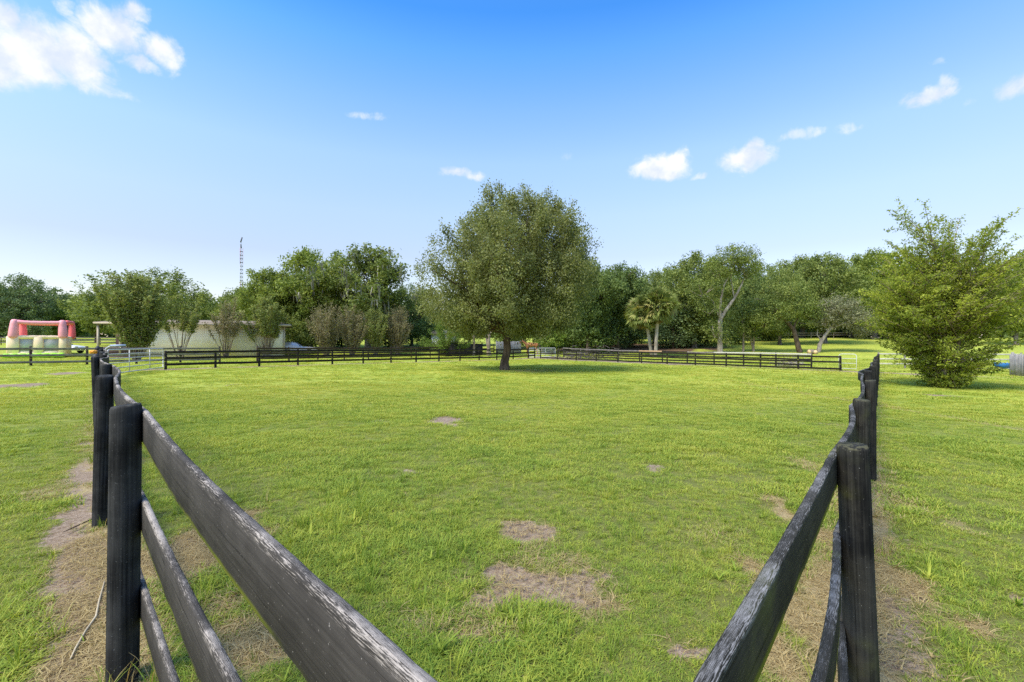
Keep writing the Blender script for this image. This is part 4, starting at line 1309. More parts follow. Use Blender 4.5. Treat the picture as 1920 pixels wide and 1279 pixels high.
# the tall tree with a pale trunk, the leaning pair, slim stems
def sculpt_tree(name, label, px, d, stems, lobes, bark, lm, nclu, nleaf=30, leaf=0.22, seed=1, wid=0.36, lng=0.6):
    """stems: [( [(px, py, depth offset)...], r0, r1 )]; lobes: (px, py, rx, rz, share) in pixels at depth d, turned into metres."""
    g = np.random.default_rng(seed)
    x0, y0 = at(px, d)
    z0 = float(gz(x0, y0))
    t = thing(name, label, 'tree', (x0, y0, z0))
    k = d / FPX
    loc = lambda p: Vector(((p[0] - px) * k, p[2] if len(p) > 2 else 0.0, zpx(p[1], d) - z0))
    mb = MB()
    for pts, r0, r1 in stems:
        P = [loc(p) for p in pts]
        Q = []
        for i in range(len(P) - 1):
            for s in range(4): Q.append(P[i].lerp(P[i + 1], s / 4) + Vector((g.normal(), g.normal(), 0)) * 0.02)
        Q.append(P[-1])
        mb.tube(Q, [r0 + (r1 - r0) * i / (len(Q) - 1) for i in range(len(Q))], 9)
    C, D = [], []
    for (lx, ly, rx, rz, sh) in lobes:
        c = np.array(loc((lx, ly)))
        m = int(nclu * sh)
        v = unit(g.normal(0, 1, (m, 3)))
        f = g.uniform(0.3, 1.0, (m, 1)) ** 0.6
        v2 = v * f * np.array([rx * k, rx * k * 0.9, rz * k])
        C.append(c + v2)
        dd = unit(v + np.array([0, 0, 0.4]))
        D.append(dd)
        for q in (c + v2)[g.choice(m, min(6, m), replace=False)]:
            limb_mesh(mb, c - np.array([0, 0, rz * k * 0.8]), q, 0.07, 0.02, g, 0.1, 5, 5)
    C, D = np.concatenate(C), np.concatenate(D)
    V, F, tn = leaves(C, D, nleaf, lng, wid, leaf, g, 0.8, None, 0.5, 0.55)
    mb.build('trunk', bark, t, True)
    mesh_np('crown', V, F, lm, t, {'tone': tn})
    return t


sculpt_tree('pale_tree', 'tall tree with a straight pale trunk forking towards the right', 1350, 57,
            [([(1350, 668), (1350, 640), (1350, 600)], 0.36, 0.27), ([(1350, 600), (1368, 575, 0.3), (1380, 560, 0.4), (1392, 535, 0.2), (1402, 505, 0)], 0.24, 0.06),
             ([(1350, 600), (1352, 560), (1356, 535, -0.3), (1364, 520, -0.4)], 0.17, 0.05), ([(1380, 560, 0.4), (1376, 530, 0.6), (1370, 500)], 0.08, 0.03), ([(1350, 598), (1340, 565, 0.5), (1325, 550, 0.8)], 0.12, 0.04)],
            [(1375, 482, 44, 22, 0.30), (1400, 500, 28, 28, 0.2), (1345, 505, 30, 22, 0.18), (1318, 540, 34, 22, 0.15), (1340, 618, 22, 20, 0.09), (1362, 635, 12, 14, 0.04), (1330, 575, 26, 18, 0.12)],
            B_PALE, L_OAK, 430, seed=71)
sculpt_tree('leaning_oak', 'oak with its trunk leaning left on the far lawn beside the cut logs', 1497, 58,
            [([(1500, 664), (1494, 640), (1488, 618), (1474, 603)], 0.34, 0.20), ([(1474, 603), (1462, 594, -0.4), (1450, 580, -0.6)], 0.14, 0.05), ([(1488, 618), (1498, 600, 0.5), (1510, 585, 0.6)], 0.12, 0.05)],
            [(1460, 580, 42, 26, 0.30), (1490, 572, 44, 24, 0.30), (1430, 600, 22, 18, 0.14), (1520, 585, 26, 18, 0.16), (1475, 545, 40, 18, 0.18)],
            B_BROWN, L_OAK, 400, seed=72)
sculpt_tree('leaning_oak', 'grey mossy oak with its trunk curving right beside the cut logs', 1536, 58,
            [([(1534, 662), (1537, 648), (1545, 632), (1556, 618), (1568, 600)], 0.28, 0.12), ([(1540, 640), (1534, 628, 0.2), (1536, 618, 0.3)], 0.10, 0.04), ([(1556, 618), (1580, 606, -0.5), (1600, 598, -0.4)], 0.09, 0.03)],
            [(1590, 590, 44, 30, 0.40), (1570, 575, 34, 20, 0.25), (1615, 612, 26, 22, 0.20), (1548, 600, 22, 18, 0.15)],
            B_PALE, L_GREYM, 380, seed=73)
for (px, tp, r, lab, sd) in ((1393, 600, 0.16, 'slim straight-stemmed tree right of the tall pale trunk', 81), (1412, 580, 0.20, 'slim tree with several bases midway between the pale trunk and the leaning oaks', 82),
                             (888, 560, 0.2, 'slim pale-trunked tree behind the fence left of the lone tree trunk', 83), (916, 560, 0.24, 'twin-stemmed slim tree just left of the lone tree trunk', 84)):
    d = 60 if px > 1000 else 54
    st = [([(px, 670), (px + 1, 640), (px + 2, tp)], r, r * 0.5)]
    if sd in (82, 84): st.append(([(px + 4, 668), (px - 4, 640), (px - 8, tp + 10)], r * 0.7, r * 0.3))
    sculpt_tree('slim_tree', lab, px, d, st, [(px, tp, 26, 22, 0.6), (px + 10, tp + 22, 24, 16, 0.4)], B_TAN, L_OAK if px > 1000 else L_OLIVE, 130, seed=sd)

# understory shrubs below the far trees
UB = [(0.0, 1.4), (0.2, 2.2), (0.5, 2.5), (0.75, 2.0), (1.0, 0.6)]
tm, cr = make_tree(131, 5.0, UB, 0.15, 0.10, 210, 32, 0.5, 0.36, 0.24, lump=0.5, gap=0.3, updir=0.3, up=0.7, nlimb=8, flat=0.7)
und = place_tree('understory_shrub', 'dark leafy shrub at the foot of the trees just right of the corner gate', *at(1062, 62), tm, cr, B_BROWN, L_DARK, 0, 'understory shrubs', cat='shrub')
und.scale = (1.1, 1.1, 1.0)
for (px, d, tp, w, lm, lab) in [
    (1100, 60, 590, 1.3, L_DARK, 'dark shrub behind the brush heap on the lane fence'), (1145, 64, 580, 1.2, L_BLUE, 'bluish shrub left of the palms under the trees'),
    (1180, 68, 585, 1.2, L_DARK, 'dark shrub close behind the left palm'), (1262, 66, 575, 1.3, L_BLUE, 'bluish shrub just right of the palms'),
    (1292, 68, 590, 1.2, L_DARK, 'dark shrub between the palms and the pale trunk'), (1322, 70, 585, 1.1, L_OAK, 'green shrub left of the pale trunk'),
    (1378, 72, 590, 1.1, L_DARK, 'dark shrub right behind the pale trunk'), (1030, 60, 600, 1.1, L_BRIGHT, 'light green shrub behind the silver corner gate'),
    (960, 66, 590, 1.2, L_DARK, 'dark shrub behind the lone tree trunk'), (800, 64, 600, 1.2, L_DARK, 'dark shrub behind the green rounded bush'),
    (640, 66, 590, 1.4, L_DARK, 'dark shrub behind the brownish crape myrtles'), (740, 68, 585, 1.4, L_DARK, 'dark shrub behind the last crape myrtle of the row'),
    (560, 58, 596, 1.1, L_OAK, 'green shrub behind the silver car'), (585, 64, 580, 1.3, L_DARK, 'dark shrub under the yellow-green oak'),
    (1440, 80, 600, 1.3, L_DARK, 'dark shrub under the wide oak in the back'), (60, 66, 600, 1.2, L_BLUE, 'bluish shrub behind the inflatable castle'),
    (110, 80, 605, 1.3, L_BRIGHT, 'light green shrub under the bright tree at the left')]:
    k = hh(tp, px, d) / 5.0
    dup_tree(und, lab, *at(px, d), px * 0.37, (k * w, k * w, k), lm)

# woods far behind: nobody could count these
g = np.random.default_rng(77)
C = []
for a in np.linspace(-62, 60, 240):
    for _ in range(18):
        aa = R(a + g.normal(0, 0.4))
        rr = 122 + g.uniform(0, 22)
        top = 6.0 + 3.0 * float(vnoise(a * 0.22 + 7, 3.3)) + 2.0 * float(vnoise(a * 0.9, 8.8))
        if -10 < a < 55: top *= 0.86
        C.append((math.sin(aa) * rr, math.cos(aa) * rr, 1.6 + (top + 1) * g.uniform(0, 1) ** 0.9))
C = np.array(C)
V, F, tn = leaves(C, unit(g.normal(0, 1, C.shape) + np.array([0, 0, 0.6])), 22, 1.4, 1.0, 1.0, g, 0.7, None, 0.6, 0.6)
o = mesh_np('woods', V, F, L_DARK, None, {'tone': tn})
tag(o, 'far dark woods closing the view behind the lawns', 'woods', kind='stuff')


# palms
def make_palm(label, px, d, base_py, cx_py, lean_px, seed):
    g = np.random.default_rng(seed)
    x, y = at(px, d)
    z0 = float(gz(x, y))
    t = thing('cabbage_palm', label, 'palm', (x, y, z0), 0, 'cabbage palms')
    top = Vector((lean_px * d / FPX, 0, zpx(cx_py, d) - z0))
    mb = MB()
    P = curve3((0, 0, -0.1), (top.x * 0.35, 0, top.z * 0.5), top, 12)
    mb.tube(P, [0.21 - 0.03 * i / 11 + 0.012 * (i % 2) for i in range(12)], 10)
    mb.build('trunk', B_PALE, t, True)
    for (nm, n, e0, e1, mat, ln) in (('crown', 190, -60, 88, L_PALM, 1.42), ('dead_skirt', 40, -86, -50, L_PALMD, 1.1)):
        Vv, Ff, tn_ = [], [], []
        for i in range(n):
            a = g.uniform(0, 6.283)
            el = R(e0 + (e1 - e0) * (i + g.uniform()) / n)
            dr = np.array([math.cos(a) * math.cos(el), math.sin(a) * math.cos(el), math.sin(el)])
            st = np.array(top) + dr * 0.15
            pl = g.uniform(0.55, 0.95) * ln
            hub = st + dr * pl
            side = unit(np.cross(dr, [0, 0, 1]))
            rl = g.normal(0, 0.9)
            side = side * math.cos(rl) + np.cross(side, dr) * math.sin(rl)
            nrm = np.cross(side, dr)
            tone = g.uniform()
            b = len(Vv)
            Vv += [st - side * 0.02, st + side * 0.02, hub + side * 0.02, hub - side * 0.02]; tn_ += [tone] * 4
            Ff.append((b, b + 1, b + 2, b + 3))
            for f in np.linspace(-1.35, 1.35, 13):
                ld = dr * math.cos(f) + side * math.sin(f)
                L = g.uniform(0.65, 0.95) * ln * (1 - 0.12 * abs(f))
                m = hub + ld * L * 0.55 + nrm * 0.04
                tip = hub + ld * L * 0.95 + np.array([0, 0, -0.18 * L * g.uniform(0.4, 1.4)])
                w = np.cross(ld, nrm) * 0.085
                b = len(Vv)
                Vv += [hub, m + w, tip, m - w]; tn_ += [min(1, max(0, tone + g.normal(0, 0.12)))] * 4
                Ff.append((b, b + 1, b + 2, b + 3))
        mesh_np(nm, np.array(Vv), np.array(Ff), mat, t, {'tone': np.array(tn_)})
    return t


L_PALM = leaf_mat('palm_fronds', (0.130, 0.170, 0.045), (0.340, 0.375, 0.105), (0.38, 0.33, 0.12), 0.10, 0.3)
L_PALMD = leaf_mat('dead_palm_fronds', (0.20, 0.125, 0.06), (0.46, 0.32, 0.17), None, 0, 0.2)
make_palm('left palm of the pair, shorter with a leaning trunk', 1222, 55, 668, 586, -15, 5)
make_palm('right palm of the pair, taller with an upright trunk', 1229, 54, 668, 574, 6, 6)


# ------------------------------------------------------------------ house, sheds, mast
def siding_mat(name, a, b):
    m, N = new_mat(name)
    co = N.n('ShaderNodeTexCoord').outputs['Object']
    z = N.n('ShaderNodeSeparateXYZ', {0: co}).outputs[2]
    fr = N.math('FRACT', N.math('MULTIPLY', z, 5.2))
    dirt = N.noise(co, 1.3, 5, 0.6).outputs[0]
    c = N.mix(N.smooth(dirt, 0.3, 0.7), a, b)
    pbr(N, c, 0.7, fr, 0.8, 0.03, 0.25)
    return m


ex = np.array(DBL)
nx_ = np.array([-DBL[1], DBL[0]])
hx, hy = at(270, 43.5)
ang = math.atan2(0.43, 0.90)
hz0 = float(gz(hx, hy)) - 0.1
hs = thing('house', 'low cream house with lap siding and tan roof behind the crape myrtles', 'house', (hx, hy, hz0), ang)
M['cream'] = siding_mat('cream_lap_siding', (0.82, 0.73, 0.58), (0.90, 0.83, 0.69))
M['roof'] = plain('tan_shingles', (0.24, 0.19, 0.14), 0.85, 0.35, 14.0)
M['trim'] = plain('pale_trim', (0.46, 0.38, 0.28), 0.6, 0.15)
M['brown'] = plain('brown_boards', (0.085, 0.050, 0.045), 0.8, 0.3)
M['glass'] = plain('dark_glass', (0.02, 0.025, 0.03), 0.1, 0.1, 3.0, 0.6)
HL, HD, HH = 12.0, 8.0, 3.3
mb = MB(); mb.box((HL / 2, HD / 2, HH / 2), (HL, HD, HH)); mb.build('wall', M['cream'], hs)
mb = MB()
pv = [(-3.6, -0.6, HH), (HL + 0.7, -0.6, HH), (HL + 0.7, HD + 0.6, HH), (-3.6, HD + 0.6, HH), (-1.5, HD / 2, HH + 0.5), (HL - 1.0, HD / 2, HH + 0.5)]
pv += [(p[0], p[1], p[2] + 0.12) for p in pv]
mb.add(pv, [(3, 2, 1, 0), (6, 7, 11, 10), (7, 8, 11), (8, 9, 10, 11), (9, 6, 10), (0, 1, 7, 6), (1, 2, 8, 7), (2, 3, 9, 8), (3, 0, 6, 9)])
mb.build('roof', M['roof'], hs)
mb = MB(); mb.box((HL / 2 - 1.45, -0.615, HH + 0.03), (HL + 4.2, 0.03, 0.17)); mb.build('fascia', M['trim'], hs)
for xx in (0.03, HL - 0.03):
    mb = MB(); mb.box((xx, -0.02, HH / 2), (0.14, 0.06, HH - 0.02)); mb.build('corner_board', M['trim'], hs)
for xx in (-3.3, -1.7):
    mb = MB(); mb.box((xx, -0.3, HH / 2), (0.16, 0.16, HH - 0.01)); mb.build('porch_post', M['trim'], hs)
mb = MB(); mb.box((-1.75, -0.3, 0.72), (3.0, 0.07, 0.85)); mb.build('porch_railing', M['brown'], hs)
mb = MB(); mb.box((-1.8, 1.6, 0.12), (3.5, 4.2, 0.24)); mb.build('porch_floor', M['brown'], hs)
for i, xx in enumerate((-2.6, -0.9)):
    mb = MB(); mb.box((xx, 3.4, 1.4), (0.9, 0.08, 2.2)); mb.build('post_screen' if False else 'porch_panel', M['brown'], hs)

# dark plank shed, white outbuilding behind, grey board panels
def plank_panel(name, label, cat, px0, px1, d0, d1, h, mat, depth=0.0, roof=None, tops=0.03, bw=0.16):
    a, b = Vector((*at(px0, d0), 0)), Vector((*at(px1, d1), 0))
    L = (b - a).length
    g = np.random.default_rng(int(px0))
    z0 = min(float(gz(a.x, a.y)), float(gz(b.x, b.y)))
    t = thing(name, label, cat, (a.x, a.y, z0), math.atan2(b.y - a.y, b.x - a.x))
    mb = MB()
    n = max(3, int(L / bw))
    for i in range(n):
        hh_ = h + g.normal(0, tops)
        mb.box(((i + 0.5) * L / n, g.normal(0, 0.006), hh_ / 2 - 0.05), (L / n - 0.012, 0.03, hh_ + 0.1))
        if depth: mb.box(((i + 0.5) * L / n, depth, hh_ / 2 - 0.05), (L / n - 0.012, 0.03, hh_ + 0.1))
    if depth:
        for sx in (0.0, L):
            for j in range(max(3, int(depth / bw))):
                q = max(3, int(depth / bw))
                mb.box((sx, 0.03 + (j + 0.5) * (depth - 0.06) / q, h / 2 - 0.05), (0.03, (depth - 0.06) / q - 0.01, h + 0.1))
    mb.build('planks' if False else 'wall', mat, t)
    mb = MB()
    for z in (0.35, h - 0.3): mb.box((L / 2, 0.045, z), (L - 0.02, 0.05, 0.09))
    mb.build('cross_rail', mat, t)
    for sx in (0.03, L - 0.03):
        mb = MB(); mb.box((sx, 0.12 if not depth else 0.1, (h + 0.12) / 2), (0.11, 0.09, h + 0.12)); mb.build('post', mat, t)
    if roof:
        mb = MB(); mb.box((L / 2, depth / 2, h + 0.18), (L + 0.4, depth + 0.5, 0.07)); mb.build('roof', roof, t)
    return t


plank_panel('plank_shed', 'low dark plank shed behind the back fence left of the lone tree', 'shed', 845, 905, 52, 55, 1.45, M['dark_plank'], 2.4, M['dark_plank'])
plank_panel('plank_screen', 'weathered grey board panel just right of the lone tree trunk', 'panel', 930, 977, 58, 58, 1.55, M['grey_plank'])
plank_panel('plank_screen', 'grey upright board fence panel at the right edge of the frame', 'panel', 1893, 1960, 27.5, 24.6, 1.28, M['grey_plank'], bw=0.14)
px_, d_ = 838, 62
M['white'] = plain('white_siding', (0.72, 0.70, 0.67), 0.6, 0.1)
ob = thing('outbuilding', 'small white outbuilding just left of the dark plank shed', 'outbuilding', (*at(812, 62), float(gz(*at(812, 62)))))
mb = MB(); mb.box((1.3, 1.5, 1.05), (3.0, 3.0, 2.3)); mb.build('wall', M['white'], ob)
mb = MB(); mb.add([(-0.4, -0.3, 2.2), (3.0, -0.3, 2.2), (3.0, 3.3, 2.2), (-0.4, 3.3, 2.2), (-0.4, 1.5, 2.8), (3.0, 1.5, 2.8)], [(0, 1, 5, 4), (2, 3, 4, 5), (0, 4, 3), (1, 2, 5), (3, 2, 1, 0)]); mb.build('roof', M['roof'], ob)
mb = MB(); mb.box((1.9, -0.03, 1.0), (0.9, 0.08, 1.9)); mb.build('door', M['trim'], ob)

# radio mast
d_ = 150.0
mx, my = at(452, d_)
mz = float(gz(mx, my))
ms = thing('radio_mast', 'slender red and white lattice radio mast rising behind the trees', 'mast', (mx, my, mz))
top = zpx(466, d_) - mz
M['mast_w'] = plain('mast_pale_steel', (0.62, 0.60, 0.60), 0.5, 0.1)
M['mast_r'] = plain('mast_red_paint', (0.55, 0.16, 0.16), 0.5, 0.1)
M['mast_d'] = plain('mast_dark', (0.10, 0.11, 0.13), 0.5, 0.1)
leg = lambda k: (0.52 * math.cos(k * 2.094 + 0.5), 0.52 * math.sin(k * 2.094 + 0.5))
for (za, zb, mt) in ((0, 0.45, 'mast_w'), (0.45, 0.62, 'mast_r'), (0.62, 0.82, 'mast_w'), (0.82, 1.0, 'mast_r')):
    mb = MB()
    for k in range(3):
        lx, ly = leg(k)
        mb.tube([(lx, ly, za * top), (lx, ly, zb * top)], 0.045, 6)
    mb.build('leg_section', M[mt], ms)
mb = MB()
for i in range(int(top / 1.2)):
    z = 1.2 * (i + 1)
    for k in range(3):
        a, b = leg(k), leg((k + 1) % 3)
        mb.tube([(*a, z), (*b, z)], 0.10, 5)
        mb.tube([(*a, z - 1.2), (*b, z)], 0.025, 4)
mb.build('lattice', M['mast_d'], ms)
mb = MB(); mb.tube([(0, 0, top - 1), (0, 0, top + 2.6)], 0.05, 6); mb.build('top_pole', M['mast_d'], ms)
mb = MB(); mb.tube([(0.05, 0, top + 0.0), (-0.1, 0, top + 1.3)], 0.2, 8); mb.build('antenna', M['mast_d'], ms)
mb = MB(); mb.tube([(-0.15, 0, top + 1.9), (0.35, 0, top + 3.6)], 0.2, 8); mb.build('antenna', M['mast_d'], ms)


# ------------------------------------------------------------------ inflatable castle
d_ = 41.0
bx, by = at(70, d_)
bz = float(gz(bx, by))
k = d_ / FPX
V_RED = plain('red_vinyl', (0.86, 0.17, 0.16), 0.42, 0.08, 2.0, 0.4)
V_PINK = plain('pink_vinyl', (0.90, 0.36, 0.38), 0.42, 0.08, 2.0, 0.4)
V_CREAM = plain('cream_vinyl', (0.95, 0.71, 0.44), 0.45, 0.08, 2.0, 0.4)
V_LIME = plain('lime_vinyl', (0.32, 0.68, 0.03), 0.45, 0.08, 2.0, 0.4)
V_MESH = plain('grey_netting', (0.50, 0.48, 0.46), 0.7, 0.1, 20.0)
bh = thing('bounce_castle', 'pink and cream inflatable bounce castle on the far left lawn', 'bounce castle', (bx, by, bz), R(38))
W = 118 * k / 2 * 0.68
lx = lambda px: (px - 70) * k * 0.68
lz = lambda py: zpx(py, d_) - bz
def bulge(mb, p0, p1, r, n=5, seg=14):
    p0, p1 = Vector(p0), Vector(p1)
    N_ = n * 6
    mb.tube([p0.lerp(p1, i / N_) for i in range(N_ + 1)], [max(0.02, r * (0.80 + 0.20 * abs(math.sin(math.pi * i / 6.0)) ** 0.6)) * (0.55 if i in (0, N_) else 1) for i in range(N_ + 1)], seg)
mb = MB(); mb.box((0, 1.3, 0.28), (2 * W, 3.0, 0.56), 0, 0.18); mb.build('base', V_CREAM, bh, True)
for yy in (0.0, 2.6):
    mb = MB(); bulge(mb, (lx(14), yy, lz(632) * 0.98), (lx(128), yy, lz(632) * 0.98), 0.17, 6); mb.build('top_roll', V_CREAM, bh, True)
    for (a, b) in ((12, 36), (62, 82), (112, 129)):
        mb = MB(); mb.box(((lx(a) + lx(b)) / 2, yy, lz(632) / 2 + 0.1), (lx(b) - lx(a), 0.34, lz(632) - 0.15), 0, 0.09); mb.build('wall_panel', V_CREAM, bh, True)
    for (a, b) in ((36, 62), (82, 112)):
        mb = MB(); mb.box(((lx(a) + lx(b)) / 2, yy, lz(632) / 2 + 0.25), (lx(b) - lx(a) - 0.02, 0.03, lz(632) - 0.65)); mb.build('net_window', V_MESH, bh)
        mb = MB(); mb.box(((lx(a) + lx(b)) / 2, yy, 0.36), (lx(b) - lx(a) - 0.01, 0.30, 0.45), 0, 0.08); mb.build('wall_panel', V_CREAM, bh, True)
for xx in (lx(14), lx(127)):
    mb = MB(); bulge(mb, (xx, 0.25, lz(632) * 0.95), (xx, 2.4, lz(632) * 0.95), 0.17, 6); mb.build('top_roll', V_CREAM, bh, True)
    mb = MB(); mb.box((xx, 1.3, lz(632) / 2), (0.25, 2.2, lz(632) - 0.2), 0, 0.08); mb.build('wall_panel', V_CREAM, bh, True)
for (a, b, yy, mt, off) in ((24, 27, 0.0, V_PINK, 0), (121, 119, 0.0, V_PINK, 0), (31, 29, 2.6, V_RED, 0), (131, 130, 2.6, V_RED, 0)):
    q0, q1 = Vector((lx(a), yy, lz(635))), Vector((lx(b), yy + 0.1, lz(600)))
    mb = MB(); mb.tube([q0.lerp(q1, f) for f in (0, 0.04, 0.12, 0.35, 0.60, 0.66, 0.72, 0.92, 0.98, 1.0)], [(0.34 if yy == 0 else 0.28) * f for f in (0.6, 0.92, 1.0, 0.95, 0.90, 0.84, 0.86, 0.74, 0.55, 0.2)], 18); mb.build('turret', mt, bh, True)
for yy in (0.05, 2.6):
    mb = MB(); mb.tube([(lx(27) + (lx(122) - lx(27)) * f / 12, yy, lz(605) - 0.05 * math.sin(math.pi * f / 12)) for f in range(13)], [0.165 + 0.012 * (f % 2) for f in range(13)], 14); mb.build('top_beam', V_RED if yy > 1 else V_PINK, bh, True)
for xx in (lx(26), lx(128)):
    mb = MB(); bulge(mb, (xx, 0.1, lz(604)), (xx + 0.1, 2.6, lz(604)), 0.2, 5); mb.build('top_beam', V_RED, bh, True)
mb = MB(); bulge(mb, (lx(10), -1.0, 0.20), (lx(128), -1.0, 0.22), 0.22, 8); mb.build('step_roll', V_LIME, bh, True)
mb = MB(); mb.box((0, -0.55, 0.14), (2 * W - 0.3, 0.9, 0.26), 0, 0.08); mb.build('step', V_LIME, bh, True)


# ------------------------------------------------------------------ cars
def make_car(label, x, y, rotz, paint, L=4.4, Wd=1.75):
    z0 = float(gz(x, y))
    t = thing('parked_car', label, 'car', (x, y, z0), rotz)
    prof = [(-0.5, 0.30), (-0.5, 0.62), (-0.47, 0.78), (-0.30, 0.86), (-0.16, 0.92), (-0.02, 1.34), (0.10, 1.44), (0.26, 1.42), (0.40, 1.06), (0.48, 0.98), (0.5, 0.70), (0.5, 0.30)]
    def loft(profile, secs):
        mb = MB()
        n = len(profile)
        V, Fc = [], []
        for (yy, sz, sx) in secs:
            for (px, pz) in profile:
                V.append((px * L * sx, yy, 0.30 + (pz - 0.30) * sz))
        for s in range(len(secs) - 1):
            for i in range(n):
                j = (i + 1) % n
                Fc.append((s * n + i, s * n + j, (s + 1) * n + j, (s + 1) * n + i))
        Fc.append(tuple(range(n - 1, -1, -1)))
        Fc.append(tuple((len(secs) - 1) * n + i for i in range(n)))
        mb.add(V, Fc)
        return mb
    w = Wd / 2
    loft(prof, [(-w, 0.62, 0.96), (-w * 0.97, 0.72, 0.985), (-w * 0.80, 0.97, 1.0), (0, 1.0, 1.0), (w * 0.80, 0.97, 1.0), (w * 0.97, 0.72, 0.985), (w, 0.62, 0.96)]).build('body', paint, t, True)
    for s in (-1, 1):
        mb = MB(); mb.add([(-0.12 * L, s * (w * 0.90), 0.93), (0.37 * L, s * (w * 0.90), 0.98), (0.25 * L, s * (w * 0.81), 1.33), (-0.01 * L, s * (w * 0.81), 1.28)], [(0, 1, 2, 3)])
        o = mb.build('side_window', M['glass'], t)
        sm = o.modifiers.new('thick', 'SOLIDIFY'); sm.thickness = 0.02
        mb = MB(); mb.box((-0.498 * L, s * w * 0.66, 0.70), (0.05, 0.34, 0.14), 0, 0.02); mb.build('headlight', M['white'], t)
        for xx in (-0.31 * L, 0.31 * L):
            mb = MB(); mb.tube([(xx, s * (w - 0.20), 0.32), (xx, s * (w + 0.01), 0.32)], 0.32, 20); wh = mb.build('wheel', M['tyre'], t)
            mb = MB(); mb.tube([(xx, s * (w - 0.02), 0.32), (xx, s * (w + 0.022), 0.32)], 0.19, 14); mb.build('rim', M['steel'], wh)
    mb = MB(); mb.add([(-0.155 * L, -w * 0.74, 0.95), (-0.155 * L, w * 0.74, 0.95), (-0.028 * L, w * 0.68, 1.33), (-0.028 * L, -w * 0.68, 1.33)], [(0, 1, 2, 3)])
    o = mb.build('windscreen', M['glass'], t)
    sm = o.modifiers.new('thick', 'SOLIDIFY'); sm.thickness = 0.03; sm.offset = 0
    return t


M['tyre'] = plain('tyre_rubber', (0.015, 0.015, 0.015), 0.85)
P_SILVER = plain('silver_paint', (0.55, 0.56, 0.58), 0.3, 0.05, 1.0, 0.5, 0.4)
P_WHITE = plain('white_paint', (0.74, 0.74, 0.73), 0.3, 0.05, 1.0, 0.5)
x, y = at(114, 49.5)
make_car('white car parked behind the inflatable castle', x, y, R(180), P_WHITE, 4.5)
x, y = at(556, 53.5)
make_car('silver car parked beside the right end of the cream house', x, y, R(205), P_SILVER, 4.3)


# ------------------------------------------------------------------ horse behind the corner gate
def make_horse(x, y, rotz):
    z0 = float(gz(x, y))
    t = thing('horse', 'chestnut horse standing behind the back fence right of the lone tree', 'horse', (x, y, z0), rotz)
    # x forward
    J = {'pelvis': (-0.62, 0, 1.30, 0.27), 'loin': (-0.25, 0, 1.27, 0.28), 'barrel': (0.1, 0, 1.20, 0.31), 'chest': (0.48, 0, 1.20, 0.29), 'withers': (0.62, 0, 1.32, 0.2), 'neck': (0.85, 0, 1.50, 0.155),
         'poll': (1.10, 0, 1.70, 0.115), 'cheek': (1.26, 0, 1.58, 0.105), 'muzzle': (1.50, 0, 1.36, 0.062), 'dock': (-0.90, 0, 1.30, 0.12)}
    E = [('pelvis', 'loin'), ('loin', 'barrel'), ('barrel', 'chest'), ('chest', 'withers'), ('withers', 'neck'), ('neck', 'poll'), ('poll', 'cheek'), ('cheek', 'muzzle'), ('pelvis', 'dock')]
    for s, n in ((1, 'l'), (-1, 'r')):
        J.update({'hip' + n: (-0.66, 0.14 * s, 1.08, 0.18), 'stifle' + n: (-0.50, 0.17 * s, 0.84, 0.125), 'hock' + n: (-0.78, 0.17 * s, 0.52, 0.066), 'fet' + n: (-0.74, 0.17 * s, 0.16, 0.045), 'hoof' + n: (-0.68, 0.17 * s, 0.02, 0.062),
                  'sh' + n: (0.52, 0.15 * s, 0.98, 0.15), 'elb' + n: (0.45, 0.16 * s, 0.80, 0.10), 'knee' + n: (0.50, 0.16 * s, 0.46, 0.062), 'ff' + n: (0.50, 0.16 * s, 0.15, 0.042), 'fh' + n: (0.54, 0.16 * s, 0.02, 0.060),
                  'ear' + n: (1.10, 0.06 * s, 1.80, 0.03), 'eart' + n: (1.12, 0.07 * s, 1.89, 0.012)})
        E += [('pelvis', 'hip' + n), ('hip' + n, 'stifle' + n), ('stifle' + n, 'hock' + n), ('hock' + n, 'fet' + n), ('fet' + n, 'hoof' + n), ('chest', 'sh' + n), ('sh' + n, 'elb' + n), ('elb' + n, 'knee' + n), ('knee' + n, 'ff' + n), ('ff' + n, 'fh' + n),
              ('poll', 'ear' + n), ('ear' + n, 'eart' + n)]
    ks = list(J)
    me = bpy.data.meshes.new('body')
    me.from_pydata([J[q][:3] for q in ks], [(ks.index(a), ks.index(b)) for a, b in E], [])
    o = bpy.data.objects.new('body', me); COL.objects.link(o); o.parent = t
    sk = o.modifiers.new('skin', 'SKIN')
    sk.use_smooth_shade = True
    for i, q in enumerate(ks):
        v = me.skin_vertices[0].data[i]
        v.radius = (J[q][3], J[q][3])
        v.use_root = q == 'pelvis'
    sb = o.modifiers.new('sub', 'SUBSURF'); sb.levels = sb.render_levels = 2
    me.materials.append(plain('chestnut_coat', (0.40, 0.155, 0.055), 0.6, 0.2, 3.0))
    hair = plain('dark_hair', (0.03, 0.02, 0.015), 0.7)
    mb = MB(); mb.tube([(-0.98, 0, 1.38), (-1.08, 0, 1.15), (-1.08, 0.02, 0.8), (-1.04, 0, 0.5)], [0.05, 0.09, 0.10, 0.03], 8); mb.build('tail', hair, t, True)
    mb = MB(); mb.tube([(0.58, 0, 1.50), (0.80, 0.01, 1.64), (0.98, 0, 1.79), (1.14, 0, 1.84)], [0.05, 0.08, 0.08, 0.03], 8); mb.build('mane', hair, t, True)
    return t


x, y = at(996, 56.5)
make_horse(x, y, R(172))


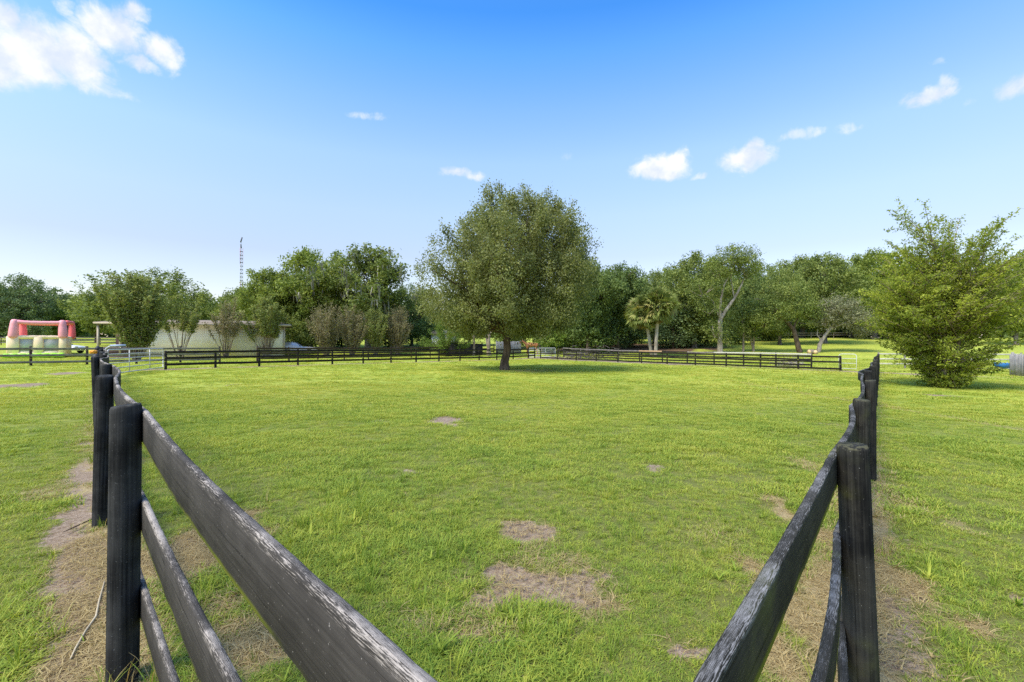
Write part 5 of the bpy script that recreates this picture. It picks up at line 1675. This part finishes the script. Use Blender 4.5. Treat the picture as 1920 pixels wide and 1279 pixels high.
# ------------------------------------------------------------------ brush, logs, barrow, twigs
def brush_heap(label, px, d, wpx, hpx, n, mat, seed):
    g = np.random.default_rng(seed)
    x, y = at(px, d)
    k = d / FPX
    mb = MB()
    for _ in range(n):
        a = np.array([g.normal(0, wpx * k / 2.4), g.normal(0, 0.35), abs(g.normal(0, hpx * k / 2.2)) + 0.03])
        v = unit(np.array([g.normal(0, 1), g.normal(0, 0.5), g.normal(0, 0.35)])) * g.uniform(0.3, 1.0)
        b = a + v
        b[2] = max(0.02, b[2])
        mb.tube([a, (a + b) / 2 + g.normal(0, 0.06, 3), b], [0.022, 0.018, 0.008], 5)
    o = mb.build('brush_heap', mat, None, True)
    o.location = (x, y, float(gz(x, y)))
    return tag(o, label, 'brush heap', kind='stuff')


brush_heap('long heap of dark twigs against the fence right of the corner gate', 1095, 49.5, 85, 18, 260, B_GREY, 4)
brush_heap('small heap of pale dry branches on the lane behind the bleached boards', 1480, 37.5, 30, 14, 120, B_PALE, 5)
M['logend'] = plain('cut_wood', (0.62, 0.45, 0.24), 0.8, 0.2)
for (px, py, r, ln, ra, lab) in ((1521, 658, 0.30, 0.7, 0.3, 'left cut log lying between the two leaning oaks'), (1529, 658.5, 0.26, 0.8, 1.0, 'right cut log lying at the foot of the grey mossy oak')):
    x, y = at(px, 56)
    t = thing('cut_log', lab, 'log', (x, y, float(gz(x, y)) + r * 0.9), ra)
    mb = MB(); mb.tube([(-ln / 2, 0, 0), (0, 0.02, 0.01), (ln / 2, 0, 0)], [r, r * 0.97, r * 0.92], 14); mb.build('bark', B_TAN, t, True)
    for s in (-1, 1):
        mb = MB(); mb.tube([(s * (ln / 2), 0, 0), (s * (ln / 2 + 0.012), 0, 0)], r * 0.88, 14); mb.build('cut_face', M['logend'], t)
# blue barrow tub beside the grey panel
x, y = gp(1880, 697)
wb_ = thing('wheelbarrow', 'blue wheelbarrow parked beside the grey upright board panel', 'wheelbarrow', (x, y, float(gz(x, y))), R(10))
BL = plain('blue_plastic', (0.03, 0.16, 0.42), 0.45, 0.1)
mb = MB()
V = [(-0.30, -0.2, 0.22), (0.26, -0.2, 0.22), (0.26, 0.2, 0.22), (-0.30, 0.2, 0.22), (-0.48, -0.32, 0.62), (0.36, -0.32, 0.58), (0.36, 0.32, 0.58), (-0.48, 0.32, 0.62)]
V += [(p[0] * 0.94, p[1] * 0.92, p[2] + (0.03 if i < 4 else 0)) for i, p in enumerate(V)]
mb.add(V, [(3, 2, 1, 0), (0, 1, 5, 4), (1, 2, 6, 5), (2, 3, 7, 6), (3, 0, 4, 7), (8, 9, 10, 11), (12, 13, 9, 8), (13, 14, 10, 9), (14, 15, 11, 10), (15, 12, 8, 11), (4, 5, 13, 12), (5, 6, 14, 13), (6, 7, 15, 14), (7, 4, 12, 15)])
mb.build('tub', BL, wb_)
mb = MB(); mb.tube([(-0.42, -0.04, 0.18), (-0.42, 0.04, 0.18)], 0.18, 18); mb.build('wheel', M['tyre'], wb_)
for s in (-1, 1):
    mb = MB(); mb.tube([(-0.42, 0.06 * s, 0.18), (0.3, 0.22 * s, 0.21), (0.9, 0.3 * s, 0.62)], 0.02, 8); mb.build('handle', M['steel'], wb_, True)
    mb = MB(); mb.tube([(0.3, 0.22 * s, 0.22), (0.34, 0.24 * s, 0.0)], 0.018, 8); mb.build('leg', M['steel'], wb_, True)
# dry vine lying by the left post
pts = []
for (px, py) in ((196, 1098), (186, 1135), (180, 1165), (160, 1195), (142, 1222), (132, 1250)):
    x, d = gp(px, py)
    pts.append((x, d, float(gz(x, d)) + 0.018))
mb = MB(); mb.tube(pts, [0.0035, 0.005, 0.0055, 0.005, 0.005, 0.003], 7)
tag(mb.build('dry_vine', plain('dry_vine_bark', (0.46, 0.38, 0.25), 0.8), None, True), 'thin pale dry vine lying on the sand left of the nearest post', 'vine')
pts = [(*gp(px, py), 0) for (px, py) in ((118, 1003), (140, 994), (170, 980), (196, 968))]
pts = [(p[0], p[1], float(gz(p[0], p[1])) + 0.02) for p in pts]
mb = MB(); mb.tube(pts, [0.003, 0.006, 0.006, 0.004], 7)
tag(mb.build('dead_stick', B_BROWN, None, True), 'thin dark dead stick on bare ground beside the second left post', 'stick')
# red flower cluster in the big crape myrtle
x, y = gp(255, 676)
fx, fy = at(203, y - 0.6)
g = np.random.default_rng(3)
V, F, tn = leaves(np.array([[0, 0, 0.0]]), np.array([[0, 0, 1.0]]), 60, 0.16, 0.09, 0.11, g)
o = mesh_np('flower_cluster', V, F, leaf_mat('red_petals', (0.45, 0.05, 0.05), (0.65, 0.12, 0.10)), None, {'tone': tn})
o.location = (fx, fy, zpx(565, y - 0.6))
tag(o, 'single red flower cluster in the dense crape myrtle by the porch', 'flower')
